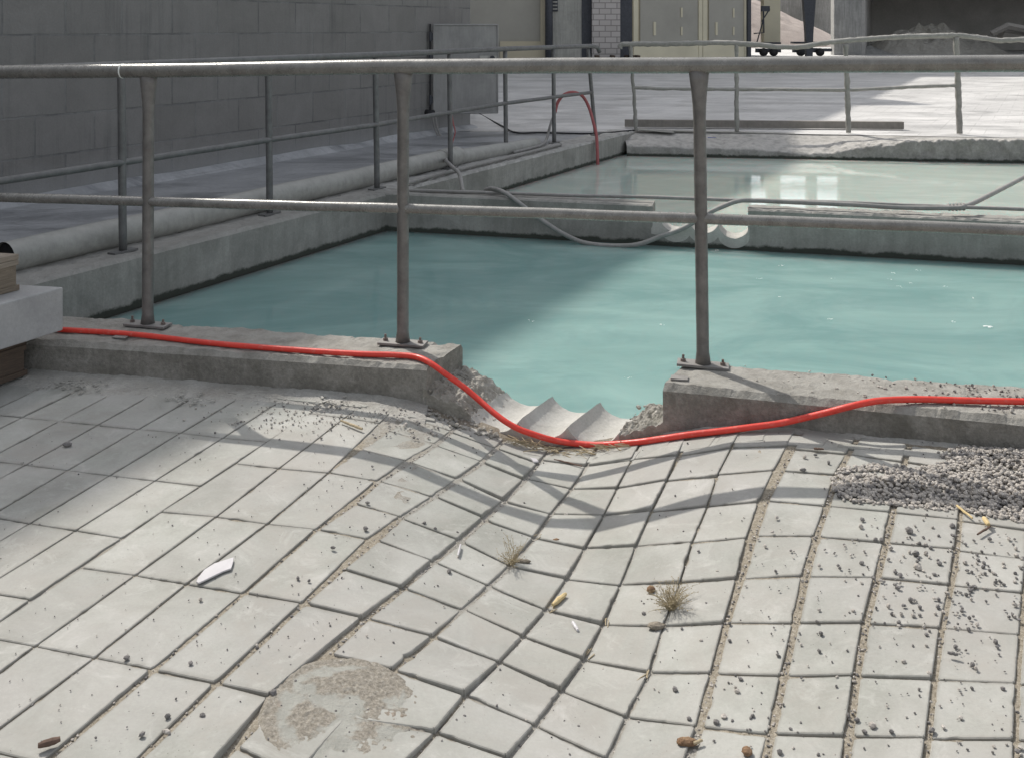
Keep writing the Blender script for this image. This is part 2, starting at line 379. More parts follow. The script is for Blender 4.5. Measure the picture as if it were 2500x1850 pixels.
M['chip'] = plain('yellow_wood', (.60,.47,.25), .8, .2, 40)
M['brownbit'] = concrete('brown_crust', (.22,.13,.075), (.40,.27,.17), 50, 160, 1, .5)
M['darkwood'] = plain('dark_twig', (.13,.085,.065), .85, .3, 50)
M['foam'] = plain('foam_fleck', (.75,.78,.76), .6, .05)
M['blue'] = plain('blue_bit', (.05,.09,.32), .5)
def wood(name, c0, c1):
    m, t, b = nt(name); p = pos(t)
    g = noi(t, stretch(t, p, (3, 3, 40), (0,0,R(-28))), 3, 8, .7, 1.5)
    col = ramp(t, g, [(.3, c0), (.7, c1)]); t.links.new(col, b.inputs['Base Color']); b.inputs['Roughness'].default_value = .85
    bump(t, b, g, .5, .004); return m
M['wood'] = wood('pallet_wood', (.13,.105,.08), (.27,.225,.17))
M['woodtop'] = wood('pale_pallet_wood', (.20,.17,.135), (.36,.31,.25))
M['wooddark'] = wood('old_pallet_wood', (.05,.038,.03), (.12,.085,.06))

def block_mat():
    m, t, b = nt('block_masonry'); uv = node(t, 'ShaderNodeUVMap').outputs[0]; p = pos(t)
    wv = node(t, 'ShaderNodeMixRGB'); wv.inputs[0].default_value = .012; t.links.new(uv, wv.inputs[1])
    nn = node(t, 'ShaderNodeTexNoise'); nn.inputs['Scale'].default_value = 9; nn.inputs['Detail'].default_value = 5; t.links.new(uv, nn.inputs['Vector']); t.links.new(nn.outputs[1], wv.inputs[2])
    br = node(t, 'ShaderNodeTexBrick'); br.inputs['Scale'].default_value = 1; br.inputs['Mortar Size'].default_value = .008; br.inputs['Mortar Smooth'].default_value = .3
    br.inputs['Brick Width'].default_value = .5; br.inputs['Row Height'].default_value = .295; br.inputs['Bias'].default_value = 0
    br.inputs['Color1'].default_value = (.205,.20,.192,1); br.inputs['Color2'].default_value = (.222,.217,.21,1); br.inputs['Mortar'].default_value = (.24,.24,.235,1)
    t.links.new(wv.outputs[0], br.inputs['Vector'])
    col = br.outputs[0]
    jm = node(t, 'ShaderNodeMath', operation='MULTIPLY'); t.links.new(br.outputs['Fac'], jm.inputs[0])
    t.links.new(ramp(t, noi(t, p, 2.2, 6, .7), [(.42, 0.1), (.62, .7)]), jm.inputs[1])
    col = mix(t, jm.outputs[0], col, (.10,.10,.10))
    st = noi(t, stretch(t, p, (14, 14, .6)), 1.0, 6, .7)
    st2 = node(t, 'ShaderNodeMath', operation='MULTIPLY'); t.links.new(ramp(t, st, [(.5, 0.0), (.68, .55)]), st2.inputs[0]); t.links.new(ramp(t, noi(t, p, .9, 3, .5), [(.45, 0.0), (.6, 1.0)]), st2.inputs[1])
    col = mix(t, st2.outputs[0], col, (.12,.12,.12))
    col = mix(t, .4, col, ramp(t, noi(t, p, 2.6, 8, .7, .6), [(.3, .38), (.7, .62)]), 'OVERLAY')
    col = mix(t, .2, col, ramp(t, noi(t, p, 80, 3, .7), [(.3, .35), (.7, .65)]), 'OVERLAY')
    sx = node(t, 'ShaderNodeSeparateXYZ'); t.links.new(p, sx.inputs[0])
    a = node(t, 'ShaderNodeMath', operation='MULTIPLY_ADD'); t.links.new(noi(t, p, 3, 5, .7), a.inputs[0]); a.inputs[1].default_value = -.3; t.links.new(sx.outputs[2], a.inputs[2])
    mr = node(t, 'ShaderNodeMapRange'); t.links.new(a.outputs[0], mr.inputs[0]); mr.inputs[1].default_value = -.2; mr.inputs[2].default_value = 0.12; mr.inputs[3].default_value = .55; mr.inputs[4].default_value = 0
    col = mix(t, mr.outputs[0], col, (.33,.335,.34))
    t.links.new(col, b.inputs['Base Color']); b.inputs['Roughness'].default_value = .92; b.inputs['Specular IOR Level'].default_value = .2
    inv = node(t, 'ShaderNodeMath', operation='SUBTRACT'); inv.inputs[0].default_value = 1; t.links.new(br.outputs['Fac'], inv.inputs[1])
    n = bump(t, b, inv.outputs[0], .6, .012); bump(t, b, noi(t, p, 45, 6, .75), .6, .006, n)
    return m
M['blocks'] = block_mat()
def brick_mat():
    m, t, b = nt('white_brick'); uv = node(t, 'ShaderNodeUVMap').outputs[0]
    br = node(t, 'ShaderNodeTexBrick'); br.inputs['Scale'].default_value = 1; br.inputs['Mortar Size'].default_value = .014
    br.inputs['Brick Width'].default_value = .34; br.inputs['Row Height'].default_value = .165
    br.inputs['Color1'].default_value = (.46,.43,.41,1); br.inputs['Color2'].default_value = (.53,.50,.48,1); br.inputs['Mortar'].default_value = (.26,.24,.23,1)
    t.links.new(uv, br.inputs['Vector']); t.links.new(br.outputs[0], b.inputs['Base Color']); b.inputs['Roughness'].default_value = .9
    return m
M['brick'] = brick_mat()
def set_uv(o, fn):
    me = o.data; l = me.uv_layers.new(name='UVMap')
    for lp in me.loops: l.data[lp.index].uv = fn(me.vertices[lp.vertex_index].co)

# ------------------------------------------------------------------ key lines of the place
def front_L(x): return lerp(4.026, 3.736, (x + 1.81) / 1.4925)
def front_M(x): return 3.664 - .2265 * x
def front_R(x): return 3.693 - .282 * x
def rear_F(x): return 3.945 - .236 * x
def left_in(y): return -2.31 + .53 * (y - 5.10)
def div_f(x): return 7.66 - .263 * (x + .989)
def back_f(x): return 11.85 - .15 * (x - 1.27)
W1, W2 = -.285, -.25
XR = 7.0

# ------------------------------------------------------------------ ground: yard, walkway, bedding
def quad_sheet(name, pts, mat, div=1):
    return tag(mesh_obj(name, pts, [tuple(range(len(pts)))], mat), kind='structure')
# yard behind and to the right of the basins
yz = -.012
a_ = (left_in(12.3) - .02, 12.36, yz); b_ = (XR + .25, back_f(XR) + .36, yz)
quad_sheet('yard', [a_, b_, (XR + .25, 2.2, yz), (400, 2.2, yz), (400, 400, yz), (-400, 400, yz), (-400, 12.36, yz)], M['yard'])
# walkway between the basins and the block building
quad_sheet('walkway', [(left_in(4.2) - .2, 4.85, yz-.004), (left_in(12.36) - .2, 12.37, yz-.004), (-30, 12.37, yz-.004), (-30, 9.6, yz-.004), (-6.3, 5.0, yz-.004)], M['walk'])
# sand bedding under and between the slabs, follows the sunken pavement
vs = []; fs = []
xs = [-60, -12, -6] + [-3.2 + i * .028 for i in range(int(6.4/.028)+1)] + [5, 12, 60]
ys = [-60, -12, -3, 0, .8] + [1.2 + i * .028 for i in range(int(3.3/.028)+1)]
for y in ys:
    for x in xs:
        yy = min(y, (3.96 - .23 * max(-60, min(x, 2.6))) if x > -60 else y)
        inn = -3.2 < x < 3.3 and y > 1
        d = lerp(.0052, .0030, max(0, min(1, (.5 - abs(x - .08))/.15)))
        if inn: d -= .0019 * fr((x, y, 0), 14) + .0024 * noise.noise(Vector((x*45, y*45, 3)))
        vs.append((x, yy, ZG(x, yy) - d - (.3 if (-.33 < x < .75 and yy > front_M(x) + .05) else 0)))
nx = len(xs)
for j in range(len(ys)-1):
    for i in range(nx-1): fs.append((j*nx+i, j*nx+i+1, (j+1)*nx+i+1, (j+1)*nx+i))
gd = tag(mesh_obj('ground', vs, fs, M['joint'], smooth=True), kind='structure')
at = gd.data.attributes.new('brown', 'FLOAT', 'POINT'); at.data.foreach_set('value', [(.75 if (v[0] > .40 or (v[0] + .35*(v[1]-2)) < -.02 and v[0] > -.75 - .25*(3.6-v[1])) else .12) for v in vs])

# ------------------------------------------------------------------ paving slabs (traced joint by joint)
lanes = []
def lane(i, *crs, far=True): lanes.append([i, [(a, b) for a, b in crs], far])
lane(0, (cA(360,690), cA(590,713)), (cA(-90,925), cA(155,955)))
lane(1, (cA(590,713), cA(840,737)), (cA(155,955), cA(410,985)), (cA(-330,1205), cA(-60,1262)))
lane(2, (cA(840,737), cA(1092,762)), (cA(410,985), cA(665,1017)), (cA(-60,1265), cA(180,1310)))
lane(3, (cA(1092,762), cA(1350,790)), (cA(665,1017), cA(940,1050)), (cA(180,1310), cA(460,1350)), (cD(-430,420), cD(-130,480)))
lane(4, (cA(1350,790), cA(1620,815)), (cA(940,1050), cA(1215,1080)), (cA(460,1350), cA(740,1395)), (cD(-130,475), cD(185,527)), (cD(-800,900), cD(-450,985)))
lane(5, (cA(1860,640), cA(2090,668)), (cA(1428,945), cA(1690,975)), (cA(975,1238), cA(1310,1268)), (cD(490,335), cD(820,380)), (cD(-130,745), cD(215,810)), (cD(-870,1275), cD(-505,1345)))
lane(6, (cA(2090,668), cA(2300,700)), (cA(1690,975), cA(1990,1000)), (cA(1310,1268), cA(1620,1310)), (cD(820,380), cD(1130,435)), (cD(215,810), cD(575,880)), (cD(-480,1330), cD(-150,1420)))
lane(7, (cB(365,625), cB(665,715)), (cB(265,715), cB(560,800)), (cB(80,830), cB(375,905)), (cA(1990,1000), cB(190,1035)), (cA(1620,1310), cA(1920,1345)), (cD(1130,435), cD(1480,490)), (cD(575,880), cD(930,955)), (cD(-150,1420), cD(260,1520)))
lane(8, (cB(655,722), cB(950,825)), (cB(560,805), cB(860,912)), (cB(390,912), cB(705,1022)), (cB(200,1038), cB(545,1140)), (cB(40,1178), cB(345,1268)), (cA(1920,1345), cA(2233,1402)), (cD(1480,490), cD(1840,550)), (cD(930,955), cD(1315,1037)), (cD(300,1489), cD(760,1580)))
lane(9, (cB(950,825), cB(1220,925)), (cB(860,915), cB(1130,1025)), (cB(710,1022), cB(1000,1155)), (cB(555,1135), cB(870,1270)), (cE(440,35), cE(795,168)), (cE(295,170), cE(640,300)), (cE(88,345), cE(455,455)), (cD(1840,550), cE(215,638)), (cD(1315,1037), cD(1640,1112)), (cD(760,1580), cD(1180,1680)))
lane(10, (cB(1235,900), cB(1530,937)), (cB(1145,1020), cB(1435,1085)), (cB(1003,1165), cB(1302,1245)), (cE(945,48), cE(1253,156)), (cE(808,180), cE(1105,325)), (cE(645,300), cE(977,445)), (cE(460,457), cE(820,590)), (cE(235,640), cE(640,755)), (cE(10,860), cE(397,955)), (cE(-260,1120), cE(120,1260)), (cE(-560,1420), cE(-180,1610)))
lane(11, (cB(1530,937), cB(1820,897)), (cB(1435,1087), cB(1725,1080)), (cB(1303,1245), cB(1640,1255)), (cE(1253,158), cE(1556,220)), (cE(1107,327), cE(1447,400)), (cE(977,447), cE(1318,590)), (cE(822,590), cE(1182,752)), (cE(642,757), cE(1040,910)), (cE(400,955), cE(832,1108)), (cE(130,1260), cE(655,1335)), (cE(-150,1600), cE(430,1570)))
lane(12, (cB(1820,897), cB(2112,875)), (cB(1725,1080), cB(2042,1035)), (cB(1640,1255), cB(1945,1222)), (cE(1562,218), cE(1868,202)), (cE(1452,408), cE(1773,442)), (cE(1322,592), cE(1665,680)), (cE(1186,754), cE(1548,895)), (cE(1044,910), cE(1413,1083)), (cE(838,1110), cE(1256,1285)), (cE(657,1338), cE(1085,1492)), (cE(430,1600), cE(880,1760)))
lane(13, (cC(150,822), cC(460,777)), (cC(68,977), cC(375,945)), (cC(-25,1162), cC(315,1130)), (cE(1868,204), cF(222,182)), (cE(1776,440), cF(152,425)), (cE(1668,682), cF(48,687)), (cE(1558,897), cE(1948,970)), (cE(1418,1087), cE(1808,1240)), (cE(1262,1295), cE(1688,1489)), (cE(1095,1500), cE(1560,1740)))
lane(14, (cC(460,777), cC(808,768)), (cC(375,940), cC(730,908)), (cC(315,1130), cC(640,1100)), (cF(222,182), cF(565,155)), (cF(148,425), cF(506,400)), (cF(47,688), cF(430,668)), (cF(-33,973), cF(352,975)), (cF(-172,1242), cF(266,1300)), (cF(-290,1520), cF(170,1580)))
lane(15, (cC(830,783), cC(1168,815)), (cC(765,915), cC(1100,937)), (cC(670,1098), cC(1040,1128)), (cC(600,1308), cC(975,1308)), (cF(520,400), cF(902,382)), (cF(430,668), cF(850,668)), (cF(352,977), cF(776,990)), (cF(268,1302), cF(702,1342)), (cF(180,1580), cF(630,1610)))
lane(16, (cC(1168,815), cC(1510,862)), (cC(1100,937), cC(1480,975)), (cC(1040,1128), cC(1435,1162)), (cC(975,1310), cC(1396,1347)), (cF(915,388), cF(1342,395)), (cF(850,670), cF(1272,668)), (cF(778,990), cF(1217,990)), (cF(704,1345), cF(1172,1356)), (cF(640,1612), cF(1130,1625)))
lane(17, (cC(1510,862), cC(1850,912)), (cC(1480,975), cC(1860,1030)), (cC(1438,1165), cC(1845,1213)), (cC(1398,1347), cC(1822,1390)), (cF(1345,392), cF(1792,437)), (cF(1275,672), cF(1736,700)), (cF(1219,992), cF(1692,1008)), (cF(1174,1358), cF(1652,1368)), (cF(1135,1630), cF(1610,1640)))
lane(18, (cC(1850,912), cC(2230,975)), (cC(1860,1030), cC(2250,1090)), (cC(1845,1213), cC(2260,1275)), (cF(1828,230), cF(2258,290)), (cF(1795,440), cF(2238,487)), (cF(1738,697), cF(2222,742)), (cF(1692,1010), cF(2200,1037)), (cF(1655,1370), cF(2190,1380)), (cF(1615,1645), cF(2190,1660)))
TS = [0, .02] + [.02 + .96*i/20 for i in range(1, 20)] + [.98]
SL = MB(); tones = []; edges = []
GAP = {7:.003, 8:.0065, 9:.0075, 10:.0065, 11:.0055, 12:.0032, 13:.0028, 14:.0024, 15:.0085, 16:.0085, 17:.0085, 18:.006, 19:.007}
PATCH = G(*cE(105,1215))
def slab(a, b, c, d, gl, gr, gc, rnd, tone=None):
    """a far-left, b far-right, c near-right, d near-left; world points of the joint lines"""
    def mv(p, q, g):
        L = (q - p); return p + L.normalized() * min(g, L.length * .3)
    a2 = mv(mv(a, b, gl), mv(d, c, gl), gc); b2 = mv(mv(b, a, gr), mv(c, d, gr), gc)
    d2 = mv(mv(d, c, gl), mv(a, b, gl), gc); c2 = mv(mv(c, d, gr), mv(b, a, gr), gc)
    cor = [a2, b2, c2, d2]
    ring = []; N = len(TS)
    for k in range(4):
        p = cor[k]; q = cor[(k+1) % 4]
        for i in range(N): ring.append(p.lerp(q, TS[i]))
    # knock the corners off a little and roughen the arrises
    cen = sum(cor, Vector()) / 4
    k0 = len(SL.v); n = len(ring); tn = random.random() if tone is None else tone
    out = []
    for i, p in enumerate(ring):
        j = noise.noise(Vector((p.x*55, p.y*55, 1))) * .0016 + max(0, noise.noise(Vector((p.x*20, p.y*20, 5))) - .30) * .013 + max(0, noise.noise(Vector((p.x*48, p.y*48, 8))) - .42) * .012
        cr = .0028 * rnd if i % N == 0 else 0
        out.append(p + (cen - p).normalized() * (abs(j) + cr))
    inn = [p + (cen - p).normalized() * .0022 for p in out]
    in2 = [p.lerp(cen, .10) for p in out]
    rings = [[Vector((p.x, p.y, p.z - .055)) for p in out], [Vector((p.x, p.y, p.z - .0018)) for p in out],
             inn, in2]
    for r in rings: SL.v += r
    SL.v.append(cen)
    for q in range(3):
        for i in range(n):
            j = (i + 1) % n; SL.f.append((k0+q*n+i, k0+q*n+j, k0+(q+1)*n+j, k0+(q+1)*n+i))
    for i in range(n): SL.f.append((k0+3*n+i, k0+3*n+(i+1) % n, k0+4*n))
    tones.extend([tn] * (4*n+1)); edges.extend([1]*n + [1]*n + [1]*n + [.0]*n + [0])
LFT = {9: .011, 10: .006, 11: .011, 12: .010, 13: .007, 14: .005, 15: .003, 16: .003, 17: .002}
def lift(i, side): return .35*LFT.get(i, 0) if side == 'r' else 0
left_w = []; right_w = []
for i, crs, far in lanes:
    w = []
    for (p, q) in crs:
        near = max(0, min(1, (p[1] - 1050) / 120))
        w.append((G(*p, off=lift(i, 'l')), G(*q, off=lift(i, 'r') * near)))
    # one more slab towards the kerb, some more towards the viewer and past the frame
    l0, r0 = w[0]; l1, r1 = w[1]; 
    v_ = (l0 - l1, r0 - r1)
    up = (l0 + v_[0], r0 + v_[1])
    for q in up: q.z = ZG(q.x, q.y)
    w.insert(0, up)
    for _ in range(4):
        l0, r0 = w[-1]; l1, r1 = w[-2]; nl = l0 + (l0 - l1); nr = r0 + (r0 - r1)
        nl.z = ZG(nl.x, nl.y); nr.z = ZG(nr.x, nr.y); w.append((nl, nr))
    gl = GAP.get(i, .0022); gr = GAP.get(i + 1, .0022)
    for k in range(len(w) - 1):
        a, b = w[k]; d, c = w[k+1]
        m = (a + b + c + d) / 4
        if i == 10 and (m.xy - PATCH.xy).length < .10: continue
        if -.45 < m.x < .75 and m.y > front_M(m.x) + .0: continue
        t = Vector((random.gauss(0, .0012), random.gauss(0, .0012)))
        jt = .0011 if i < 8 else .0020; L_ = LFT.get(i, 0)*random.uniform(.3, 1.25)
        add = (random.gauss(0, jt)*.6, random.gauss(0, jt), max(0, L_*.65 + random.gauss(0, jt)), .25*L_ + random.gauss(0, jt)*.6)
        sl = [Vector((p.x, p.y, p.z + e_)) for p, e_ in zip((a, b, c, d), add)]
        slab(*sl, gl, gr, .0018 if i < 8 else .0028, 1 if i < 7 else 1.5)
    if i == 0: left_w = w
    if i == 18: right_w = w
for n in range(1, 9):     # lanes beyond the frame on either side
    for w, sgn in ((left_w, -1), (right_w, 1)):
        for k in range(len(w) - 1):
            a, b = w[k]; d, c = w[k+1]
            s1 = (b - a) * n * sgn; s2 = (c - d) * n * sgn
            q = [a + s1, b + s1, c + s2, d + s2]
            for p in q: p.z = ZG(p.x, p.y) + random.gauss(0, .001)
            lim = (front_L(q[0].x) if sgn < 0 else front_R(q[0].x)) + .25
            if q[0].y < lim: slab(*q, .003, .003, .003, 1)
# row of cut slabs beside the kerb, right of the sill
for quad in [((110,742),(376,698),(330,770),(45,815)), ((392,695),(688,662),(655,730),(352,760)), ((735,690),(1060,712),(1020,768),(730,752)),
             ((1110,742),(1380,772),(1360,795),(1090,770)), ((1395,768),(1740,810),(1730,850),(1380,800))]:
    slab(*[G(*cC(*p), off=.002) for p in quad], .002, .002, .002, 1)
for quad in [((1350,850),(1480,840),(1450,905),(1295,885)), ((1500,852),(1680,842),(1645,915),(1475,915)), ((1695,850),(1880,838),(1835,898),(1660,912)), ((1880,800),(2070,770),(2040,835),(1850,885)),
             ((20,500),(190,535),(110,560),(0,545)), ((400,600),(565,632),(560,650),(380,620))]:
    slab(*[G(*cB(*p), off=.004) for p in quad], .002, .002, .002, 1)
for quad in [((1590,525),(2195,590),(2190,605),(1585,545)), ((1040,455),(1560,520),(1560,538),(1035,475)), ((450,425),(905,475),(900,490),(440,445))]:
    slab(*[G(*cA(*p), off=.005) for p in quad], .002, .002, .002, 1)
pv = SL.build('pavement', M['slab']); tag(pv, kind='structure')
for nm, arr in (('tone', tones), ('edge', edges)):
    at = pv.data.attributes.new(nm, 'FLOAT', 'POINT'); at.data.foreach_set('value', [float(x) for x in arr])

# lime dirt washed up against the kerb and the sanded-over round patch
def drift(name, x0, x1, yfun, wfun, hfun, mat, step=.012, amp=.012, seed=0):
    vs = []; fs = []; nx = int((x1-x0)/step); ny = 26
    for j in range(ny+1):
        for i in range(nx+1):
            x = x0 + (x1-x0)*i/nx; wd = wfun(x); y = yfun(x) + .03 - wd * j/ny
            t = j/ny
            h = hfun(x) * (1-t)**1.5 - .016*t*t + .003 + amp * (fr((x, y, seed), 11) * .55 + .3*noise.noise(Vector((x*60, y*60, seed)))) 
            vs.append((x, y, ZG(x, y) + h))
    for j in range(ny):
        for i in range(nx): fs.append((j*(nx+1)+i, (j+1)*(nx+1)+i, (j+1)*(nx+1)+i+1, j*(nx+1)+i+1))
    return tag(mesh_obj(name, vs, fs, mat, smooth=True), kind='structure')
drift('dirt', -2.9, -.31, front_L, lambda x: .34 - .10*(x+1.8) if x < -.9 else .25, lambda x: .010, M['dirt'], amp=.010, seed=1)
drift('dirt', -.31, .53, front_M, lambda x: .11, lambda x: .005, M['sand'], amp=.009, seed=5)
drift('dirt', .53, 2.6, front_R, lambda x: .07, lambda x: .006, M['dirt'], amp=.008, seed=9)
vs = []; fs = []; n1, n2 = 110, 200; pr = .175; ringv = []
for j in range(n1+1):
    for i in range(n2):
        r = pr * j/n1; a = 2*math.pi*i/n2; rw = 1 + .05*noise.noise(Vector((math.cos(a)*2, math.sin(a)*2, 7))); x = PATCH.x + r*math.cos(a)*rw; y = PATCH.y + r*math.sin(a)*rw*1.08
        e = (j/n1)
        sandy = max(math.exp(-((e-.88)/.10)**2), max(0, min(1, fr((x, y, 2), 9)*2.2 + .05)))
        h = .0036 + .0015*fr((x, y, 2), 9) + sandy*(.0022*noise.noise(Vector((x*130, y*130, 1))) + .003*noise.noise(Vector((x*55, y*55, 3)))) - .012*max(0, e-.93)/.07
        h -= .004*math.exp(-((e-.93)/.02)**2)*max(0, noise.noise(Vector((math.cos(a)*2.5, math.sin(a)*2.5, 1)))+.3); ringv.append(sandy)
        vs.append((x, y, ZG(x, y) + h))
for j in range(n1):
    for i in range(n2): i2 = (i+1) % n2; fs.append((j*n2+i, j*n2+i2, (j+1)*n2+i2, (j+1)*n2+i))
po_ = tag(mesh_obj('sanded_patch', vs, fs, M['patch'], smooth=True), kind='structure')
at = po_.data.attributes.new('sandy', 'FLOAT', 'POINT'); at.data.foreach_set('value', ringv)

# ------------------------------------------------------------------ water
def pool(pts, mat):
    n = len(pts); lo = [(x, y, z - .45) for x, y, z in pts]
    tag(mesh_obj('water', list(pts) + lo, [tuple(range(n)), tuple(reversed(range(n, 2*n)))] + [(i, i+n, (i+1) % n + n, (i+1) % n) for i in range(n)], mat), kind='structure')
pool([(left_in(4.3), 4.2, W1), (XR, rear_F(XR) - .1, W1), (XR, div_f(XR)+.1, W1), (left_in(7.75), 7.75, W1)], M['water1'])
pool([(left_in(7.82), 7.82, W2), (XR, div_f(XR)+.1, W2), (XR, back_f(XR)+.1, W2), (left_in(12.1), 12.1, W2)], M['water2'])

# ------------------------------------------------------------------ basin walls
def rough_wall(fa, fb, ra, rb, zt, zb, step=.02, bev=.02, amp=.003, edge=.006, nf=7, ntp=9, seed=0, mid=None):
    """front line fa->fb, rear line ra->rb (2-D), top zt (number or function of t), bottom zb"""
    mb = MB(); L = math.dist(fa, fb); n = max(2, int(L/step)); prof_n = None
    for s in range(n+1):
        t = s/n; f = Vector((lerp(fa[0], fb[0], t), lerp(fa[1], fb[1], t))); r = Vector((lerp(ra[0], rb[0], t), lerp(ra[1], rb[1], t)))
        z = zt(t) if callable(zt) else zt; d = (r - f); w = d.length; dn = d / w; out = Vector((dn.x, dn.y, 0))
        pr = []
        for k in range(nf+1): pr.append((0, zb + (z - bev - zb)*k/nf, amp))
        for k in range(ntp+1): pr.append((bev + (w-2*bev)*k/ntp, z, amp if 0 < k < ntp else edge))
        for k in range(nf+1): pr.append((w, z - bev - (z-bev-zb)*k/nf, amp))
        for (o, zz, am) in pr:
            p = Vector((f.x + dn.x*o, f.y + dn.y*o, zz)); 
            q = fr((p.x+seed, p.y, p.z), 7); e = noise.noise(Vector((p.x*38+seed, p.y*38, p.z*38)))
            ch = max(0, fr((p.x+seed+9, p.y, p.z), 12) - .35)*3
            dx = am*(q + .6*e)
            p += out * (-dx if o == 0 else (dx if o == w else 0)); p.z += am*(q*.8 + .5*e) - am*ch if 0 < o < w else 0
            mb.v.append(p)
        prof_n = len(pr)
    m = prof_n
    for s in range(n):
        for k in range(m-1): mb.f.append((s*m+k, (s+1)*m+k, (s+1)*m+k+1, s*m+k+1))
    mb.f.append(tuple(range(m))); mb.f.append(tuple(n*m + k for k in reversed(range(m))))
    return mb
# front wall with the core-drilled outlet
fw = thing('basin_wall', (0, 3.7, 0), 'low concrete kerb wall of the near turquoise basin, broken open by three drilled grooves', 'wall')
part(rough_wall((-6, 4.85), (-1.81, 4.026), (-6, 5.36), (-1.81, 4.372), 0, -.6, .05), 'wall_section', M['kerb'], fw)
part(rough_wall((-1.81, 4.026), (-.3175, 3.736), (-1.81, 4.372), (-.195, 4.005), 0, -.6, .010, .018, .004, .009), 'wall_section', M['kerb'], fw)
part(rough_wall((.53, 3.544), (2.6, 2.96), (.66, 3.79), (2.6, 3.33), 0, -.6, .010, .022, .0035, .007, seed=3), 'wall_section', M['kerb'], fw)
part(rough_wall((2.6, 2.96), (7.4, 1.9), (2.6, 3.33), (7.4, 2.25), 0, -.6, .05, seed=3), 'wall_section', M['kerb'], fw)
def floor_z(x):
    cus = [-.15, .023, .200, .378]
    if x < -.15:
        z = pl(x, [-.33, -.2, -.15], [-.085, -.118, -.170]); return z, 1
    if x > .378: return pl(x, [.378, .42, .55], [-.174, -.165, -.125]), 1
    for k in range(3):
        if cus[k] <= x <= cus[k+1]:
            c = (cus[k]+cus[k+1])/2; hw = (cus[k+1]-cus[k])/2; r = .103
            zc = [-.170, -.174, -.180][k]
            return zc + math.sqrt(r*r - hw*hw) - math.sqrt(r*r - (x-c)**2), 0
    return -.17, 1
def sill(x0, x1, y0f, axf, zf, n, nt_, mat_s, mat_r, par, zbot=-.6, ramp_amp=.02, name='drilled_sill', mat_f=None):
    grid = []
    for i in range(n+1):
        x = lerp(x0, x1, i/n); z, rb = zf(x); col = []
        ax = axf((x-x0)/(x1-x0)); f = Vector((x, y0f(x), 0))
        for j in range(-6, nt_ + 7):
            t = min(1, max(0, j/nt_)); p = Vector((f.x + ax[0]*t, f.y + ax[1]*t, z))
            am = ramp_amp if rb else .0012
            edge = max(0, 1 - min(t, 1-t)*8)
            h = am*(fr((p.x, p.y, 0), 16)*.9 + .6*noise.noise(Vector((p.x*60, p.y*60, 0)))) - edge*(.004 if not rb else .012)*(.6+abs(nz(p, 30)))
            p.z = z + h
            if j < 0: p.z = lerp(z - .006, zbot, -j/6); p.y -= .004*nz(p, 18) + (.004 if not rb else .012)*nz(p, 30); 
            if j > nt_: p.z = lerp(z - .006, zbot, (j-nt_)/6)
            col.append(p)
        grid.append((col, rb))
    m = len(grid[0][0]); mb = [MB(), MB(), MB()]
    idx = [{}, {}, {}]
    for i in range(n):
        k = 1 if (grid[i][1] and grid[i+1][1]) else 0
        k_ = k
        for j in range(m-1):
            q = []; k = k_ if (k_ or 5 <= j < m - 6) else 2
            for (a, b) in ((i, j), (i+1, j), (i+1, j+1), (i, j+1)):
                if (a, b) not in idx[k]: idx[k][(a, b)] = len(mb[k].v); mb[k].v.append(grid[a][0][b])
                q.append(idx[k][(a, b)])
            mb[k].f.append(tuple(q))
    part(mb[0], name, mat_s, par)
    if mb[2].f: part(mb[2], 'sill_face', mat_f, par)
    if mb[1].f: part(mb[1], 'broken_rubble', mat_r, par)
sill(-.33, .55, front_M, lambda t: (lerp(.118, .14, min(1, t*2)), lerp(.279, .243, min(1, t*2))), floor_z, 300, 40, M['core'], M['rubble'], fw, ramp_amp=.022, mat_f=M['kerb'])
mb = MB()
for _ in range(170):       # loose crumbs of the broken concrete
    if random.random() < .72: x = random.uniform(-.32, -.10)
    else: x = random.uniform(.36, .54)
    t = random.uniform(0, .85); z, rb = floor_z(x)
    mb.stone((x + .12*t, front_M(x) + .27*t, z + random.uniform(-.006, .002)), random.uniform(.002, .007) if random.random() < .93 else random.uniform(.008, .014), .8)
for _ in range(60):
    x = random.uniform(-.30, -.05); mb.stone((x, front_M(x) - random.uniform(.0, .08), ZG(x, 3.6) + .006), random.uniform(.003, .010), .8)
part(mb, 'rubble_crumbs', M['rubble'], fw)['kind'] = 'stuff'

lw = thing('basin_wall', (left_in(8), 8, 0), 'long grey concrete kerb wall along the left side of both basins', 'wall')
part(rough_wall((left_in(4.55), 4.55), (left_in(7.75), 7.75), (left_in(4.55)-.30, 4.70), (left_in(7.75)-.30, 7.90), 0, -.6, .03, .02, .006, .01, seed=11), 'wall_section', M['poolwall'], lw)
part(rough_wall((left_in(7.75), 7.75), (left_in(12.3), 12.3), (left_in(7.75)-.30, 7.90), (left_in(12.3)-.30, 12.45), 0, -.6, .03, .02, .008, .014, seed=13), 'wall_section', M['poolwall2'], lw)
dw = thing('dividing_wall', (1, 7.2, 0), 'concrete wall between the turquoise basin and the paler basin with a scalloped overflow', 'wall')
th = .2
part(rough_wall((-1.15, div_f(-1.15)), (.995, div_f(.995)), (-1.10, div_f(-1.10)+th), (1.04, div_f(1.04)+th), 0, -.6, .025, .012, .005, .010, seed=21), 'wall_section', M['poolwall'], dw)
part(rough_wall((1.63, div_f(1.63)), (XR, div_f(XR)), (1.68, div_f(1.68)+th), (XR, div_f(XR)+th), 0, -.6, .025, .012, .007, .014, seed=25), 'wall_section', M['poolwall'], dw)
